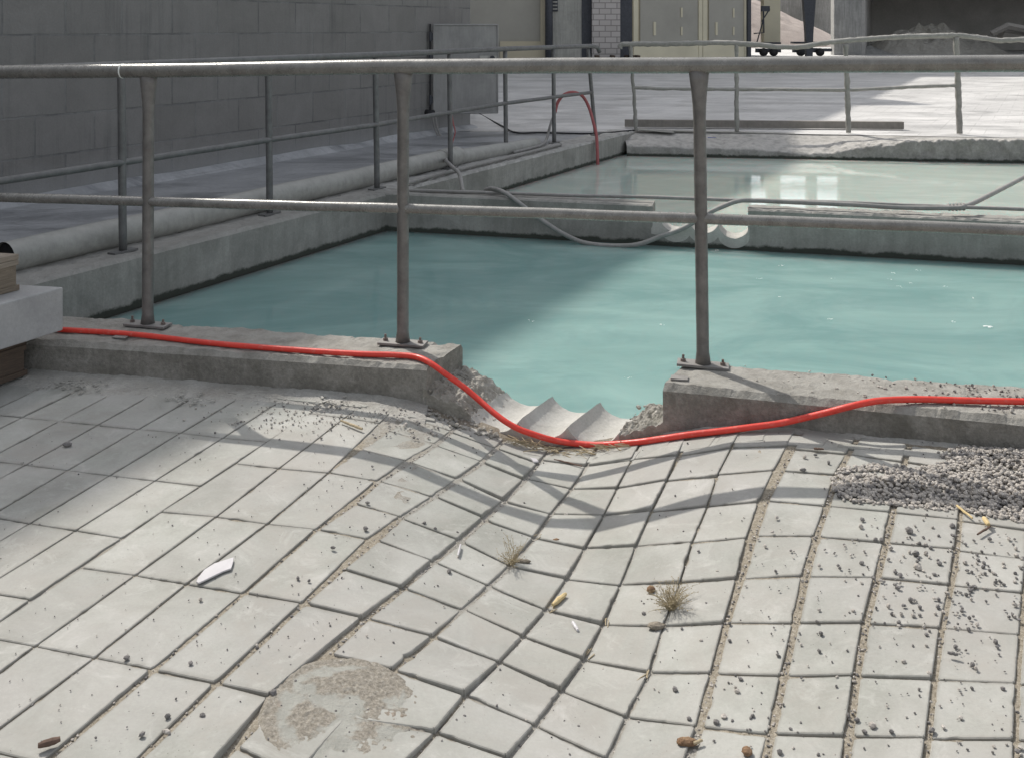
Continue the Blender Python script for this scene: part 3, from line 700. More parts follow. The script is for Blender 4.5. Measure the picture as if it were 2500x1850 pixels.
def dz(x):
    cus = [.985, 1.055, 1.245, 1.435, 1.64]
    for k in range(4):
        if cus[k] <= x <= cus[k+1]:
            c = (cus[k]+cus[k+1])/2; hw = (cus[k+1]-cus[k])/2; r = .104; 
            return -.118 + math.sqrt(max(0, r*r-hw*hw)) - math.sqrt(max(0, r*r-(x-c)**2)), 0
    return -.118, 0
sill(.985, 1.64, div_f, lambda t: (.05, th-.013), dz, 160, 16, M['core'], M['rubble'], dw, mat_f=M['poolwall'])
bw = thing('basin_wall', (3.5, 11.7, 0), 'crusted far concrete edge of the pale basin below the bent railing', 'wall')
FTX = [1.2, 2.3, 2.86, 3.36, 3.65, 3.83, 4.3, 4.45, 4.95, 9]
FTZ = [-.135, -.15, -.155, -.200, -.185, -.13, -.07, -.035, .0, .005]
mb = MB(); m = 40; n = 420; xa, xb = left_in(12), XR + .3
for i in range(n+1):
    x = lerp(xa, xb, i/n); y = back_f(x); zt = pl(x, FTX, FTZ); w = pl(x, [4.1, 4.6], [.52, .40]); ru = pl(x, [3.4, 3.7, 4.4, 4.9], [.25, .6, .8, 1.0])
    for j in range(m):
        t = j/(m-1)
        if t < .4: k = t/.4; o = -.02 + .03*k; z = lerp(-.5, zt, k)
        else: k = (t-.4)/.6; o = .01 + k*w; z = lerp(zt, -.014, k**.8) if zt < -.02 else lerp(zt, -.014, max(0, k-.5)*2)
        p = Vector((x, y + o, z)); c = max(0, 1 - abs(t-.42)/.3)
        h = fr((p.x, p.y, p.z+3), 4) * .5 + fr((p.x, p.y, p.z), 13) * .45 + .2*noise.noise(p*45)
        drip = noise.noise(Vector((p.x*26, 0, 4))) * .4
        p.y -= ru*.045*(h + (drip if t < .42 else 0))*(1 if t < .45 else max(0, 1-k*1.5)); p.z += (ru*.040*c + .008*(1-k if t > .4 else 0))*h
        mb.v.append(p)
for i in range(n):
    for j in range(m-1): mb.f.append((i*m+j, (i+1)*m+j, (i+1)*m+j+1, i*m+j+1))
part(mb, 'wall_section', M['cement_crust'], bw, True)
# foam flecks
mb = MB()
for (u, v, s) in [(1566,546,9),(1705,579,5),(1947,595,6),(2000,590,5),(1940,609,5),(1985,617,4),(1815,608,4),(2060,625,4),(2120,650,4),(2080,702,6),(1445,708,6),(1960,625,6),(1655,608,5),(1700,648,6),(1370,823,5),(1810,696,6),(2150,712,14),(1160,700,5)]:
    p = P(u, v, W1 + .001)
    for _ in range(5): mb.stone((p.x + random.gauss(0, .008), p.y + random.gauss(0, .008), W1+.001), s*.0008*random.uniform(.5, 1.2), .3)
tag(mb.build('foam', M['foam']), 'small white foam flecks floating on the turquoise water', 'foam', kind='stuff')

# ------------------------------------------------------------------ railings
def wobble(a, b, n, s=.003, k=0):
    out = []
    for i in range(n+1):
        p = Vector(a).lerp(Vector(b), i/n); e = s if 0 < i < n else 0
        out.append(p + Vector((0, 0, e*noise.noise(Vector((i*.37+k, k, 1))))))
    return out
def yl(x): return 3.885 - .2262*x
fr_ = thing('railing', (-.431, yl(-.431), 0), 'grey tubular steel railing in front, bolted to the near kerb with flared posts', 'railing')
tz = lambda x: pl(x, [-3, -1.527, -.431, .701, 1.8, 3], [1.045, 1.071, 1.0985, 1.113, 1.128, 1.14])
mz = lambda x: pl(x, [-3, -1.527, -.431, .701, 1.8, 3], [.505, .523, .5375, .547, .551, .555])
xs_ = [-4.2 + .1*i for i in range(83)]
mb = MB(); mb.tube([(x, yl(x), tz(x) + .0015*noise.noise(Vector((x*2, 0, 0)))) for x in xs_], .0300, 24, .0006)
tr = part(mb, 'top_rail', M['rail'], fr_, True)
mb = MB(); xw = (268-1116)/2200*4.26; mb.tube([(xw-.0035, yl(xw-.0035), tz(xw)), (xw, yl(xw), tz(xw)), (xw+.0035, yl(xw+.0035), tz(xw))], [.0302, .0318, .0302], 24)
part(mb, 'weld_bead', M['foam'], tr, True)
mb = MB(); mb.tube([(x, yl(x), mz(x) + .002*noise.noise(Vector((x*3, 5, 0)))) for x in xs_], .0205, 20, .0006); part(mb, 'mid_rail', M['rail'], fr_, True)
dirr = Vector((1, -.2262, 0)).normalized(); nrm = Vector((.2262, 1, 0)).normalized()
def base_plate(post, c, hw, hd, tilt=0, th=.010, lift_=.004):
    mb = MB(); up = Vector((0,0,1)); d = (dirr + up*tilt).normalized()
    mb.obox((c.x, c.y, c.z + lift_ + th/2), d*hw, nrm*hd, up*th/2); pt = part(mb, 'base_plate', M['plate'], post)
    bev = pt.modifiers.new('bevel', 'BEVEL'); bev.width = .0015; bev.segments = 2
    for s in (-1, 1):
        mb = MB(); q = c + dirr*(hw - .022)*s; z0 = c.z + lift_ + th + tilt*(hw-.022)*s
        mb.lathe((q.x, q.y, z0 - .001), [(.011, 0), (.011, .002), (.0005, .002)], 18)
        mb.lathe((q.x, q.y, z0 + .001), [(.0088, 0), (.0095, .001), (.0095, .008), (.0085, .009)], 6)
        mb.lathe((q.x, q.y, z0 + .009), [(.0048, 0), (.0048, .010 + .004*(s < 0)), (.004, .012 + .004*(s < 0))], 12)
        part(mb, 'bolt', M['bolt'], post, False)
for k, (x, lean) in enumerate([(-2.62, 0), (-1.527, .004), (-.431, .002), (.701, -.012), (1.93, 0), (3.1, 0)]):
    y = yl(x); zt = tz(x); root = Vector((x, y, .012)); top = Vector((x + lean, y, zt - .012))
    if k == 3: root = Vector((.705, y, .012)); top = Vector((.690, y, zt-.012))
    pts = []; sq = []
    for i in range(25):
        t = i/24; p = root.lerp(top, t); pts.append(p); h = zt - .012 - p.z
        fl = max(0, 1 - h/.17)**1.3
        rr = .0232 + (.006*max(0, 1 - (p.z-.012)/.012))
        sq.append((rr*(1 - .25*fl), rr + .016*fl))
    mb = MB(); mb.tube(pts, .02, 22, .0005, squash=sq)
    # orient the flare along the rail: rotate the mesh points about the post axis
    po = part(mb, 'post', M['post'], fr_, True)
    base_plate(po, Vector((root.x, root.y, 0)), .094, .034, tilt=-.03 if k == 3 else (-.012 if k == 1 else 0))
    if k == 3:
        mb = MB(); mb.obox(P(1481, 824, .004), dirr*.030, nrm*.020, (0,0,.003)); part(mb, 'shim_plate', M['plate'], po)
    if k == 1:
        mb = MB(); q = P(262, 735, .004); mb.obox(q, dirr*.03, nrm*.014, (0,0,.002)); part(mb, 'shim_plate', M['plate'], po)

# railing along the left wall
lr = thing('railing', (-1.6, 6.8, 0), 'dusty grey tube railing along the left side of the basins beside the fat pipe', 'railing')
LP = [(268,550),(588,468),(822,413),(982,368),(1103,335),(1208,313),(1298,295)]
lp = [P(u, v, 0) for u, v in LP]
step_ = (lp[3]-lp[0])/3
lp0 = lp[0] - step_; lpm = lp0 - step_
topz = 1.042; midz = .50
path = [lpm + Vector((0,0,topz)), lp0 + Vector((0,0,topz))] + [p + Vector((0,0,topz)) for p in lp[:-1]] + [PD(1290, 101, 11.75), PD(1303, 103, 11.85)]
pp = []
for i in range(len(path)-1): pp += dens(path[i], path[i+1], .12)[:-1]
end = PD(1302, 104, 11.86)
mb = MB(); mb.tube(pp + [end, end + Vector((.03, .02, -.06))], .0245, 16, .001); part(mb, 'top_rail', M['rail_left'], lr, True)
mp = [lpm, lp0] + lp[:-1] + [PD(1291, 202, 11.8)]
q = []
for i in range(len(mp)-1):
    a = mp[i].copy(); b = mp[i+1].copy()
    if i < len(mp): a.z = midz if i < len(mp) else a.z
    b.z = midz if i+1 < len(mp)-1 else mp[-1].z
    q += dens(a, b, .15)[:-1]
mb = MB(); mb.tube(q + [mp[-1]], .0195, 14, .0012); part(mb, 'mid_rail', M['rail_left'], lr, True)
for i, p in enumerate([lpm, lp0] + lp):
    b = p.copy(); t = p + Vector((-.01, 0, topz)); 
    if i == 8: t = PD(1281, 103, 11.75)
    if i == 4: t = PD(818, 120, 7.83)
    mb = MB(); mb.tube(dens(b, t, .1), .0225, 14, .0012); po = part(mb, 'post', M['rail_left'], lr, True)
    mb = MB(); mb.obox((p.x, p.y, .005), Vector((.53,1,0)).normalized()*.08, Vector((1,-.53,0)).normalized()*.03, (0,0,.006)); part(mb, 'base_plate', M['rail_left'], po)

# crusted railing beyond the pale basin
br_ = thing('railing', (3.5, 12, 0), 'bent railing crusted with cement across the far edge of the pale basin', 'railing')
BT = [(1350,106),(1354,99),(1368,97),(1429,97),(1500,96),(1573,94),(1630,97),(1699,103),(1746,103),(1818,92),(1890,86),(1969,81),(2050,79),(2095,79),(2140,84),(2178,89),(2232,88),(2330,90),(2500,92)]
d_ = lambda u: pl(u, [1386, 1605, 1850, 2091, 2500], [12.3, 12.2, 12.05, 11.95, 11.8])
mb = MB(); mb.tube(smooth_path([PD(u, v, d_(u)) for u, v in BT], 8), .031, 14, .009); part(mb, 'top_rail', M['rail_crust'], br_, True)
mb = MB(); mb.tube(smooth_path([PD(u, v, d_(u)) for u, v in [(1379,191),(1430,194),(1605,196),(1700,196),(1850,197),(1980,191),(2090,187)]], 8), .021, 12, .007); part(mb, 'mid_rail', M['rail_crust'], br_, True)
for (ut, ub, vb, r) in [(1374,1387,284,.022),(1605,1606,288,.025),(1843,1850,295,.030),(2084,2092,288,.034),(2345,2350,289,.034)]:
    a = PD(ub, vb, d_(ub)); a.z = .0; b = PD(ut, 98, d_(ub)) if ut < 1900 else PD(ut, 82, d_(ub))
    mb = MB(); mb.tube(dens(a, b, .04), r, 14, .010); po = part(mb, 'post', M['rail_crust'], br_, True)
mb = MB(); mb.seg(PD(1400,284,12.32)+Vector((0,0,.0)), PD(2000,299,11.95), .12, .012); mb.seg(PD(1385,282,12.35), PD(1470,289,12.2), .16, .01)
part(mb, 'foot_bar', M['rail_crust'], br_)
mb = MB(); a = PD(1362,279,12.75); b = PD(1968,287,12.5); a.z = .05; b.z = .045
mb.seg(a, b, .09, .09); ob = tag(mb.build('steel_channel', M['channel']), 'long brown steel channel lying behind the crusted railing', 'beam')

# ------------------------------------------------------------------ pipes and hoses
def hose(name, pts, r, mat, label, cat, n=10, seg=12, rough=0):
    mb = MB(); mb.tube(smooth_path(pts, n), r, seg, rough); o = mb.build(name, mat, None, True); return tag(o, label, cat)
H = [(60,716,.011),(130,719,.011),(280,728,.012),(420,744,.012),(500,752,.012),(600,760,.012),(700,767,.012),(790,772,.012),(860,774,.012),(905,778,.012),(935,790,.006),(975,818,-.03),(1010,843,-.07),(1040,868,-.105),(1070,894,-.135),(1100,917,-.160),(1130,934,-.182),(1160,945,-.198),(1195,956,-.215),(1230,963,-.228),(1300,968,-.236),(1380,963,-.225),(1440,955,-.200),(1500,946,-.165),(1570,938,-.125),(1640,930,-.096),(1700,922,-.080),(1750,911,-.060),(1800,899,-.035),(1850,886,-.005),(1890,877,.010),(1930,872,.016),(2010,870,.014),(2120,873,.014),(2232,875,.016),(2380,879,.014),(2600,880,.014)]
def hp_(u, v, z):
    if 1120 < u < 1720:
        g = G(u/.8928, v/.8928 + 1, off=.013); 
        return g if g.z > z else P(u, v, z)
    return P(u, v, z)
rh = hose('water_hose', [hp_(u, v, z) for u, v, z in H], .0108, M['redhose'], 'bright red hose snaking along the near kerb and dipping past the drilled grooves', 'hose', 8, 16)

# fat pipe with socket joint
ax = Vector((.51, 1, 0)).normalized()
p0 = Vector((-2.60, 5.17, .072)); side = Vector((1, -.51, 0)).normalized()
pt = thing('drain_pipe', p0, 'fat dusty grey pipe lying beside the left kerb, its dark end open', 'pipe')
Lp = 4.35
mb = MB(); mb.tube([p0 + ax*Lp*i/40 + Vector((0,0,.003*math.sin(i*.4))) for i in range(41)], .082, 32, .0012, caps=False); part(mb, 'pipe_body', M['pipe'], pt, True)
mb = MB(); mb.tube([p0 + ax*.02, p0 + ax*.4], .078, 28, caps=True); part(mb, 'bore_shade_plug', M['bore_shade'], pt, True)  # black plug in the mouth, stands in for the shade inside the pipe
mb = MB(); q = p0 + ax*Lp; mb.tube([q - ax*.03, q - ax*.02, q + ax*.25, q + ax*.26, q + ax*.262], [.084, .092, .092, .089, .075], 32); part(mb, 'socket', M['pipe'], pt, True)
mb = MB(); q2 = q + ax*.2; mb.tube([q2 + ax*1.6*i/10 + side*(.06*i/10) - Vector((0,0,.012+.004*i)) for i in range(11)], .074, 28, .002); part(mb, 'pipe_end', M['pipe'], pt, True)
hose('conduit', [P(880,402,.02), P(896,398,.025), P(960,380,.025), P(1050,358,.025), P(1140,336,.025), P(1222,316,.02)], .017, M['greyhose'], 'thin dusty conduit tube along the top of the left basin kerb', 'conduit', 6, 10, .002)
def dpt(u, v): # over the divider
    x = (u-CX)/F; Y = (7.66 + .263*(-.989) + .10)/(1 + .263*x); return PD(u, v, Y)
hose('thin_pipe', [dpt(868,417), dpt(896,416), dpt(1072,421), dpt(1250,427), dpt(1405,430), dpt(1515,434), dpt(1640,438), dpt(1800,441), dpt(2000,449), dpt(2232,457), dpt(2500,468)], .013, M['greyhose'], 'thin dark pipe laid straight along the top of the wall between the basins', 'pipe', 6, 10, .0015)
def dq(u, v, off):
    x = (u-CX)/F; Y = (7.66 + .263*(-.989) - off)/(1 + .263*x); return PD(u, v, Y)
gh = [dq(1058,415,-.2), dq(1075,412,-.12), dq(1100,421,-.03), dq(1130,442,.03), dq(1170,473,.06), dq(1210,500,.09), dq(1245,519,.10), dq(1275,530,.11), dq(1320,536,.12), dq(1370,536,.12), dq(1400,531,.11), dq(1440,516,.08), dq(1490,498,.05), dq(1540,468,.03), dq(1575,451,0), dq(1610,439,-.05), dq(1650,438,-.09), dq(1740,442,-.09), dq(1860,447,-.09), dq(1960,453,-.09), dq(2075,454,-.09), dq(2110,448,-.14), dq(2165,422,-.6), dq(2232,387,-1.2), dq(2330,335,-2.2)]
g1 = hose('grey_hose', gh, .0165, M['greyhose'], 'dusty grey hose hanging into the turquoise basin and back over the dividing wall', 'hose', 8, 12, .0012)
mb = MB()
for u in (2068, 2076, 2084, 2092, 2100): c = dq(u, 452, -.11); mb.tube([c + Vector((-.005, 0, 0)), c + Vector((.005, 0, 0))], .027, 12, .004)
part(mb, 'clamp', M['greyhose'], g1, True)
hose('grey_hose', [P(975,350,.05)+Vector((0,0,0)), P(972,351,.10), P(985,364,.09), P(1000,378,.05), P(1005,395,.02), P(1008,413,-.02), dpt(1010,418)], .0165, M['greyhose'], 'short grey hose looping over the left kerb near the fat pipe', 'hose', 8, 12, .001)
def lq(u, v): # plane of the left railing
    x = (u-CX)/F; Y = (left_in(0) - .17 + 0.0)/(x - .53); return PD(u, v, Y)
hp = [(1120,332),(1150,325),(1180,316),(1190,305),(1200,270),(1208,245)]
hose('grey_hose', [P(1120,333,.02), P(1150,326,.02), P(1182,316,.03)] + [PD(1192,302,11.0), PD(1200,272,11.1), PD(1210,246,11.2)], .015, M['greyhose'], 'pale lower end of the hose looped over the left railing', 'hose', 8, 10, .001)
hose('red_hose', [PD(1210,246,11.2), PD(1216,224,11.25), PD(1230,207,11.3), PD(1250,202,11.4), PD(1270,211,11.55), PD(1284,236,11.5), PD(1294,270,11.3), PD(1300,297,11.2), PD(1302,330,11.12), PD(1303,366,11.08)], .0175, M['pinkhose'], 'faded red hose looped over the end of the left railing into the pale basin', 'hose', 8, 10)
hose('black_cable', [P(1018,229,.25)+Vector((0,0,0)), P(1040,246,.0), P(1095,276,.0), P(1125,290,.0), P(1180,290,.0), P(1290,292,0.0), P(1370,286,.005), P(1395,282,.01)], .011, M['black'], 'black cable running from the steel hatch across the yard', 'cable', 8, 8)
hose('hanging_rope', [PD(984,245,9.5), PD(988,270,9.5), PD(992,290,9.4), PD(985,318,9.3), PD(991,330,9.3), PD(988,340,9.2)], .006, M['pinkhose'], 'thin faded pink rope dangling behind the left railing', 'rope', 8, 8)

# ------------------------------------------------------------------ stack at the left: pallet, cast block, pallet
ex = Vector((1, -.195, 0)).normalized(); ey = Vector((.50, 1, 0)).normalized()
def frame_box(mb, o, x0, x1, y0, y1, z0, z1):
    c = [o + ex*x + ey*y + Vector((0,0,z)) for z in (z0, z1) for (x, y) in ((x0,y0),(x1,y0),(x1,y1),(x0,y1))]
    mb.add(c, [(0,3,2,1),(4,5,6,7),(0,1,5,4),(1,2,6,5),(2,3,7,6),(3,0,4,7)])
def pallet(o, z0, name_label, x0, x1, y0, y1, mt, mbk, md):
    t = thing('wooden_pallet', (o.x, o.y, z0), name_label, 'pallet', 'pallets in the stack by the kerb')
    mb = MB(); n = 5; w = (y1-y0)
    for k in range(n): a = y0 + w*k/(n-1)*.88; frame_box(mb, o, x0, x1, a, a + w*.115, z0+.122, z0+.144)
    for k in (0, 1, 2): a = x0 + (x1-x0-.1)*k/2; frame_box(mb, o, a, a+.1, y0+.004, y1-.006, z0+.100, z0+.1205)
    q = part(mb, 'deck_board', mt, t); bv = q.modifiers.new('b', 'BEVEL'); bv.width = .002
    for k in range(3):
        for j in range(3):
            mb = MB(); a = x0+.003 + (x1-x0-.106)*k/2; b = y0 + .006 + (w-.16)*j/2; frame_box(mb, o, a, a+.098, b, b+.14, z0+.023, z0+.099)
            part(mb, 'pallet_block', mbk, t)
    for k in range(3):
        mb = MB(); a = x0 + (x1-x0-.1)*k/2; frame_box(mb, o, a, a+.1, y0+.002, y1-.004, z0+.001, z0+.022); part(mb, 'bottom_board', md, t)
    return t
O = Vector((-1.80, 4.05, 0))
pallet(O, -.112, 'dark old pallet on the paving under the cast concrete block', -.88, -.06, -1.25, -.10, M['wooddark'], M['wooddark'], M['wooddark'])
mb = MB()
bl = MB(); frame_box(bl, O, -1.0, 0.0, -1.3, 0.0, .038, .212)
t = thing('concrete_block', (O.x, O.y, .038), 'smooth grey cast concrete block sandwiched between two pallets beside the kerb', 'block')
bo = part(bl, 'block_body', M['block'], t); bv = bo.modifiers.new('b', 'BEVEL'); bv.width = .006; bv.segments = 3
pallet(O, .213, 'paler wooden pallet on top of the cast concrete block', -.95, -.115, -1.2, -.08, M['woodtop'], M['wood'], M['wood'])

# ------------------------------------------------------------------ block building on the left, hatch, shade-casting roof
wd = Vector((.515, 1, 0)).normalized(); wn_ = Vector((-1, .515, 0)).normalized()
w0 = Vector((-3.31, 7.72, 0)); wend = Vector((-.53, 12.8, 0))
wl_ = w0 + (wend - w0).normalized()*0
ld = (wend - w0).normalized(); start = wend - ld*26
bd = thing('block_building', wend, 'dark grey concrete block building with streaked wall along the left', 'building')
mb = MB(); hgt = 4.1
A_ = start; B_ = wend; C_ = wend + wn_*8; D_ = start + wn_*8
mb.add([A_ - Vector((0,0,.3)), B_ - Vector((0,0,.3)), C_ - Vector((0,0,.3)), D_ - Vector((0,0,.3)), A_ + Vector((0,0,hgt)), B_ + Vector((0,0,hgt)), C_ + Vector((0,0,hgt)), D_ + Vector((0,0,hgt))],
       [(0,1,5,4),(1,2,6,5),(2,3,7,6),(3,0,4,7),(4,5,6,7)])
o = part(mb, 'wall', M['blocks'], bd)
set_uv(o, lambda co: ((co + wend - start).dot(ld) + abs((co).dot(wn_)), co.z + .287))
# sloping cement skirt at the foot of the wall
mb = MB(); n = 160
for i in range(n+1):
    p = start.lerp(wend + ld*.05, i/n); hh = .045 + .03*noise.noise(Vector((i*.21, 0, 0)))
    for (o_, z) in ((-.02, hh), (.015, hh*.8), (.05+.03*noise.noise(Vector((i*.3, 2, 0))), .012), (.12, -.03)): mb.v.append(p - wn_*o_ + Vector((0,0,z)))
for i in range(n):
    for k in range(3): mb.f.append((i*4+k, (i+1)*4+k, (i+1)*4+k+1, i*4+k+1))
part(mb, 'cement_skirt', M['walk'], bd, True)
mb = MB(); 
for s in (-1,):
    a = start + Vector((0,0,hgt)); mb.obox((start+wend)/2 + wn_*4 + Vector((0,0,hgt+.09)), ld*13, wn_*3.98, (0,0,.085))
part(mb, 'roof', M['far_conc'], bd)
mb = MB(); c = P(929, 247, .25); 
pw = w0 + ld*(((.0)))
# conduit stub with two hanging wires
def onwall(u, z):
    x = (u-CX)/F; # intersect ray with wall plane
    t_ = (w0.x - x*w0.y)/(x*ld.y - ld.x); p = w0 + ld*t_; return Vector((p.x, p.y, z))
p = onwall(929, 0); z = HC - (247-HV)*p.y/F; s0 = p + Vector((0,0,z))
stub = MB(); stub.tube([s0 + wn_*.02, s0 - wn_*.10 - Vector((0,0,.0))], .04, 16); st_ = part(stub, 'pipe_stub', M['black'], bd, True)
q = s0 - wn_*.09
for dx in (0, .03):
    hose_m = MB(); hose_m.tube(smooth_path([q + Vector((dx,0,-.02)), q + Vector((.02+dx, -.02, -.15)), q + Vector((.07+dx, -.03, -.28)), q + Vector((.10+dx, -.03, -.36))], 6), .011, 8); part(hose_m, 'hanging_wire', M['greyhose'], bd, True)
# open steel hatch
hd = thing('steel_hatch', (-1.01, 12.1, .2), 'open grey steel hatch door hinged at the end of the block wall', 'hatch')
ha = onwall(934, 0) - wn_*.06; hb = Vector((-.165, ha.y + .12, 0)); hx = (hb - ha); hxn = hx.normalized()
za, zb_ = HC - (250-HV)*ha.y/F, HC - (53-HV)*ha.y/F
mb = MB(); hn = Vector((hxn.y, -hxn.x, 0))
mb.obox(ha + hx/2 + Vector((0,0,(za+zb_)/2)), hx/2, hn*.018, (0,0,(zb_-za)/2)); q = part(mb, 'door_panel', M['cabinet'], hd); bv = q.modifiers.new('b','BEVEL'); bv.width = .006
mb = MB()
for (c0, c1) in (((0, 1),(1, 1)), ((0, 0),(1, 0)), ((0,0),(0,1)), ((1,0),(1,1))):
    a = ha + hx*(.012 + .976*c0[0]) + Vector((0,0,lerp(za+.012, zb_-.012, c0[1]))) + hn*.022; b = ha + hx*(.012+.976*c1[0]) + Vector((0,0,lerp(za+.012, zb_-.012, c1[1]))) + hn*.022
    mb.tube([a, b], .010, 6)
part(mb, 'folded_edge', M['cabinet'], hd)
for fz in (.86, .62, .16):
    mb = MB(); c = ha - hxn*.028 + Vector((0,0,lerp(za, zb_, fz))) + hn*.01; mb.tube([c - Vector((0,0,.055)), c + Vector((0,0,.055))], .018, 12); mb.obox(c + hxn*.03, hxn*.028, hn*.006, (0,0,.04)); part(mb, 'hinge', M['darkmetal'], hd)
mb = MB(); c = ha - hxn*.03 + Vector((0,0,(za+zb_)/2)); mb.obox(c - hn*.02, hxn*.010, hn*.012, (0,0,(zb_-za)/2)); part(mb, 'frame_post', M['black'], hd)
mb = MB(); c = ha + hx*.84 + Vector((0,0,lerp(za, zb_, .6))) + hn*.03; mb.obox(c, hx*.13, hn*.004, (0,0,.05)); pq = part(mb, 'latch_plate', M['column'], hd)
mb = MB(); c = ha + hx*.9 + Vector((0,0,lerp(za, zb_, .62))) + hn*.04; mb.tube([c, c + hn*.03], .03, 14); part(mb, 'padlock', M['darkmetal'], hd)
# unseen hall added behind it, set back so its eave throws soft-edged shade
th_ = thing('shade_hall', wend + wn_*14, 'unseen tall grey hall added behind the block building to cast the shade', 'building')
off = 8.0 * (1/abs(wn_.x))**0   # set back measured across
base = Vector((-21.25, 0, 0)); hdv = Vector((.515, 1, 0))
mb = MB(); ya, yb = -28, 46; HT = 19.55
p1 = base + hdv*ya; p2 = base + hdv*yb; n8 = Vector((-14, 7, 0))
mb.add([p1, p2, p2+n8, p1+n8] + [q + Vector((0,0,HT)) for q in (p1, p2, p2+n8, p1+n8)], [(0,1,5,4),(1,2,6,5),(2,3,7,6),(3,0,4,7),(4,5,6,7)])
part(mb, 'wall', M['far_conc'], th_)
mb = MB(); c = Vector((-5.2, 31.0, HT-.45)); mb.obox(c, (.95, .05, 0), (-.1, .55, 0), (0,0,.3)); part(mb, 'shadow_box', M['far_conc'], th_)  # unseen box added at the eave to cast a small shadow on the yard

# ------------------------------------------------------------------ far end: facades, pier, doors, hall wall with openings
fb = thing('annex_building', P(1100,155), 'grey-beige rendered annex with pale column and drainpipe beyond the hatch', 'building')
def fbox(mb, u0, u1, v0, v1, d, th=.3):
    a = PD(u0, v1, d); b = PD(u1, v0, d); mb.box((a.x, d, a.z), (b.x, d + th, b.z))
Y0 = 29.5; gv = HV + HC*F/Y0
mb = MB(); fbox(mb, 940, 1190, -200, gv+2, Y0+.05, 2); part(mb, 'wall', M['olive'], fb)
mb = MB(); fbox(mb, 1090, 1178, 91, gv+2, Y0-.02, .1); fbox(mb, 1178, 1188, -200, gv+2, Y0-.05, .1); part(mb, 'cladding_strip', M['beige'], fb)
mb = MB(); c = P(1196, gv); mb.tube([(c.x, Y0-.25, 0), (c.x, Y0-.25, 3.6)], .11, 12); part(mb, 'drainpipe', M['darkmetal'], fb, True)
mb = MB(); fbox(mb, 1200, 1285, -200, gv+2, Y0, 2); part(mb, 'column', M['column'], fb)
mb = MB(); fbox(mb, 1201, 1216, -60, 26, Y0-.04, .08); vq = part(mb, 'vent_grille', M['darkmetal'], fb)
mb = MB()
for k in range(11): fbox(mb, 1202, 1215, -58+k*7.7, -55+k*7.7, Y0-.08, .03)
part(mb, 'vent_slat', M['column'], vq)['kind'] = 'stuff'
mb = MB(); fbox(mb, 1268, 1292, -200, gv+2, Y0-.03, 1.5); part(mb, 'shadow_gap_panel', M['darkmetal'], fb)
pr_ = thing('brick_pier', P(1320, gv), 'white brick pier left of the beige sliding doors', 'pier')
mb = MB(); fbox(mb, 1291, 1352, -200, gv+2, Y0-.3, 1.2); o = part(mb, 'pier_shaft', M['brick'], pr_); set_uv(o, lambda co: (co.x + co.y, co.z))
mb = MB(); fbox(mb, 1352, 1378, -200, gv+2, Y0-.2, 1.2); part(mb, 'dark_jamb', M['darkmetal'], pr_)
# beige doors
bdv = thing('beige_building', P(1500, 125), 'beige building with large framed sliding doors at the back of the yard', 'building')
da, db = PD(1378, 0, 41), PD(1627, 0, 44); dx = Vector((db.x-da.x, db.y-da.y, 0)); dn_ = Vector((dx.y, -dx.x, 0)).normalized()
def dface(mb, t0, t1, z0, z1, off, th):
    c = Vector((da.x, da.y, 0)) + dx*(t0+t1)/2 + dn_*off + Vector((0,0,(z0+z1)/2)); mb.obox(c, dx*(t1-t0)/2, dn_*th/2, (0,0,(z1-z0)/2))
mb = MB(); dface(mb, -.02, 1, -.1, 8, -1.5, 3); part(mb, 'wall', M['beige'], bdv)
for (t0, t1) in ((.0, .555), (.59, .97)):
    mb = MB(); dface(mb, t0+.06, t1, .45, 3.4, .02, .06); dp = part(mb, 'door_panel', M['olive'], bdv)
    for e0, e1 in ((t0, t0+.035), (t1-.002, t1+.03)): mb = MB(); dface(mb, e0, e1, 0, 3.6, .06, .08); part(mb, 'door_stile', M['beige_frame'], dp)
    mb = MB(); dface(mb, t0+.035, t1-.003, .0, .52, .05, .06); part(mb, 'kick_panel', M['beige_frame'], dp)
    for (q0, w_, h0, h1) in ((.3,.02,.95,1.5),(.72,.014,.95,1.3),(.72,.014,1.7,2.1)): mb = MB(); dface(mb, t0+q0*(t1-t0), t0+q0*(t1-t0)+w_, h0, h1, .07, .03); part(mb, 'handle_strip', M['beige_frame'], dp)
mb = MB(); dface(mb, .985, 1.015, -.05, 6, .1, .2); part(mb, 'corner_post', M['darkmetal'], bdv)
# tall plant wall with the passage, the six openings and the dark bay
pw_ = thing('plant_building', (18, 47, 0), 'tall weathered concrete plant wall at the back right with a dark open bay', 'building')
YW = 47.0
def wallbox(mb, x0, x1, z0, z1, y0=YW, y1=YW+.5): mb.box((x0, y0, z0), (x1, y1, z1))
mb = MB()
openings = [(11.1,11.95),(12.5,13.8),(14.2,15.3)]; rows = [(4.65,5.5),(5.85,7.6)]
wallbox(mb, -18, 10.7, 0, 4.65); wallbox(mb, 10.7, 15.0, 3.4, 4.65); wallbox(mb, 15.0, 16.3, 0, 4.65); wallbox(mb, 16.3, 44, 3.6, 4.65)
xsx = [-18] + [v for o_ in openings for v in o_] + [44]
for r in range(len(rows)):
    for k in range(0, len(xsx), 2): wallbox(mb, xsx[k], xsx[k+1], rows[r][0], rows[r][1])
wallbox(mb, -18, 44, 5.5, 5.85); wallbox(mb, -18, 44, 7.6, 29)
part(mb, 'wall', M['far_conc'], pw_)
mb = MB()      # bay behind the opening
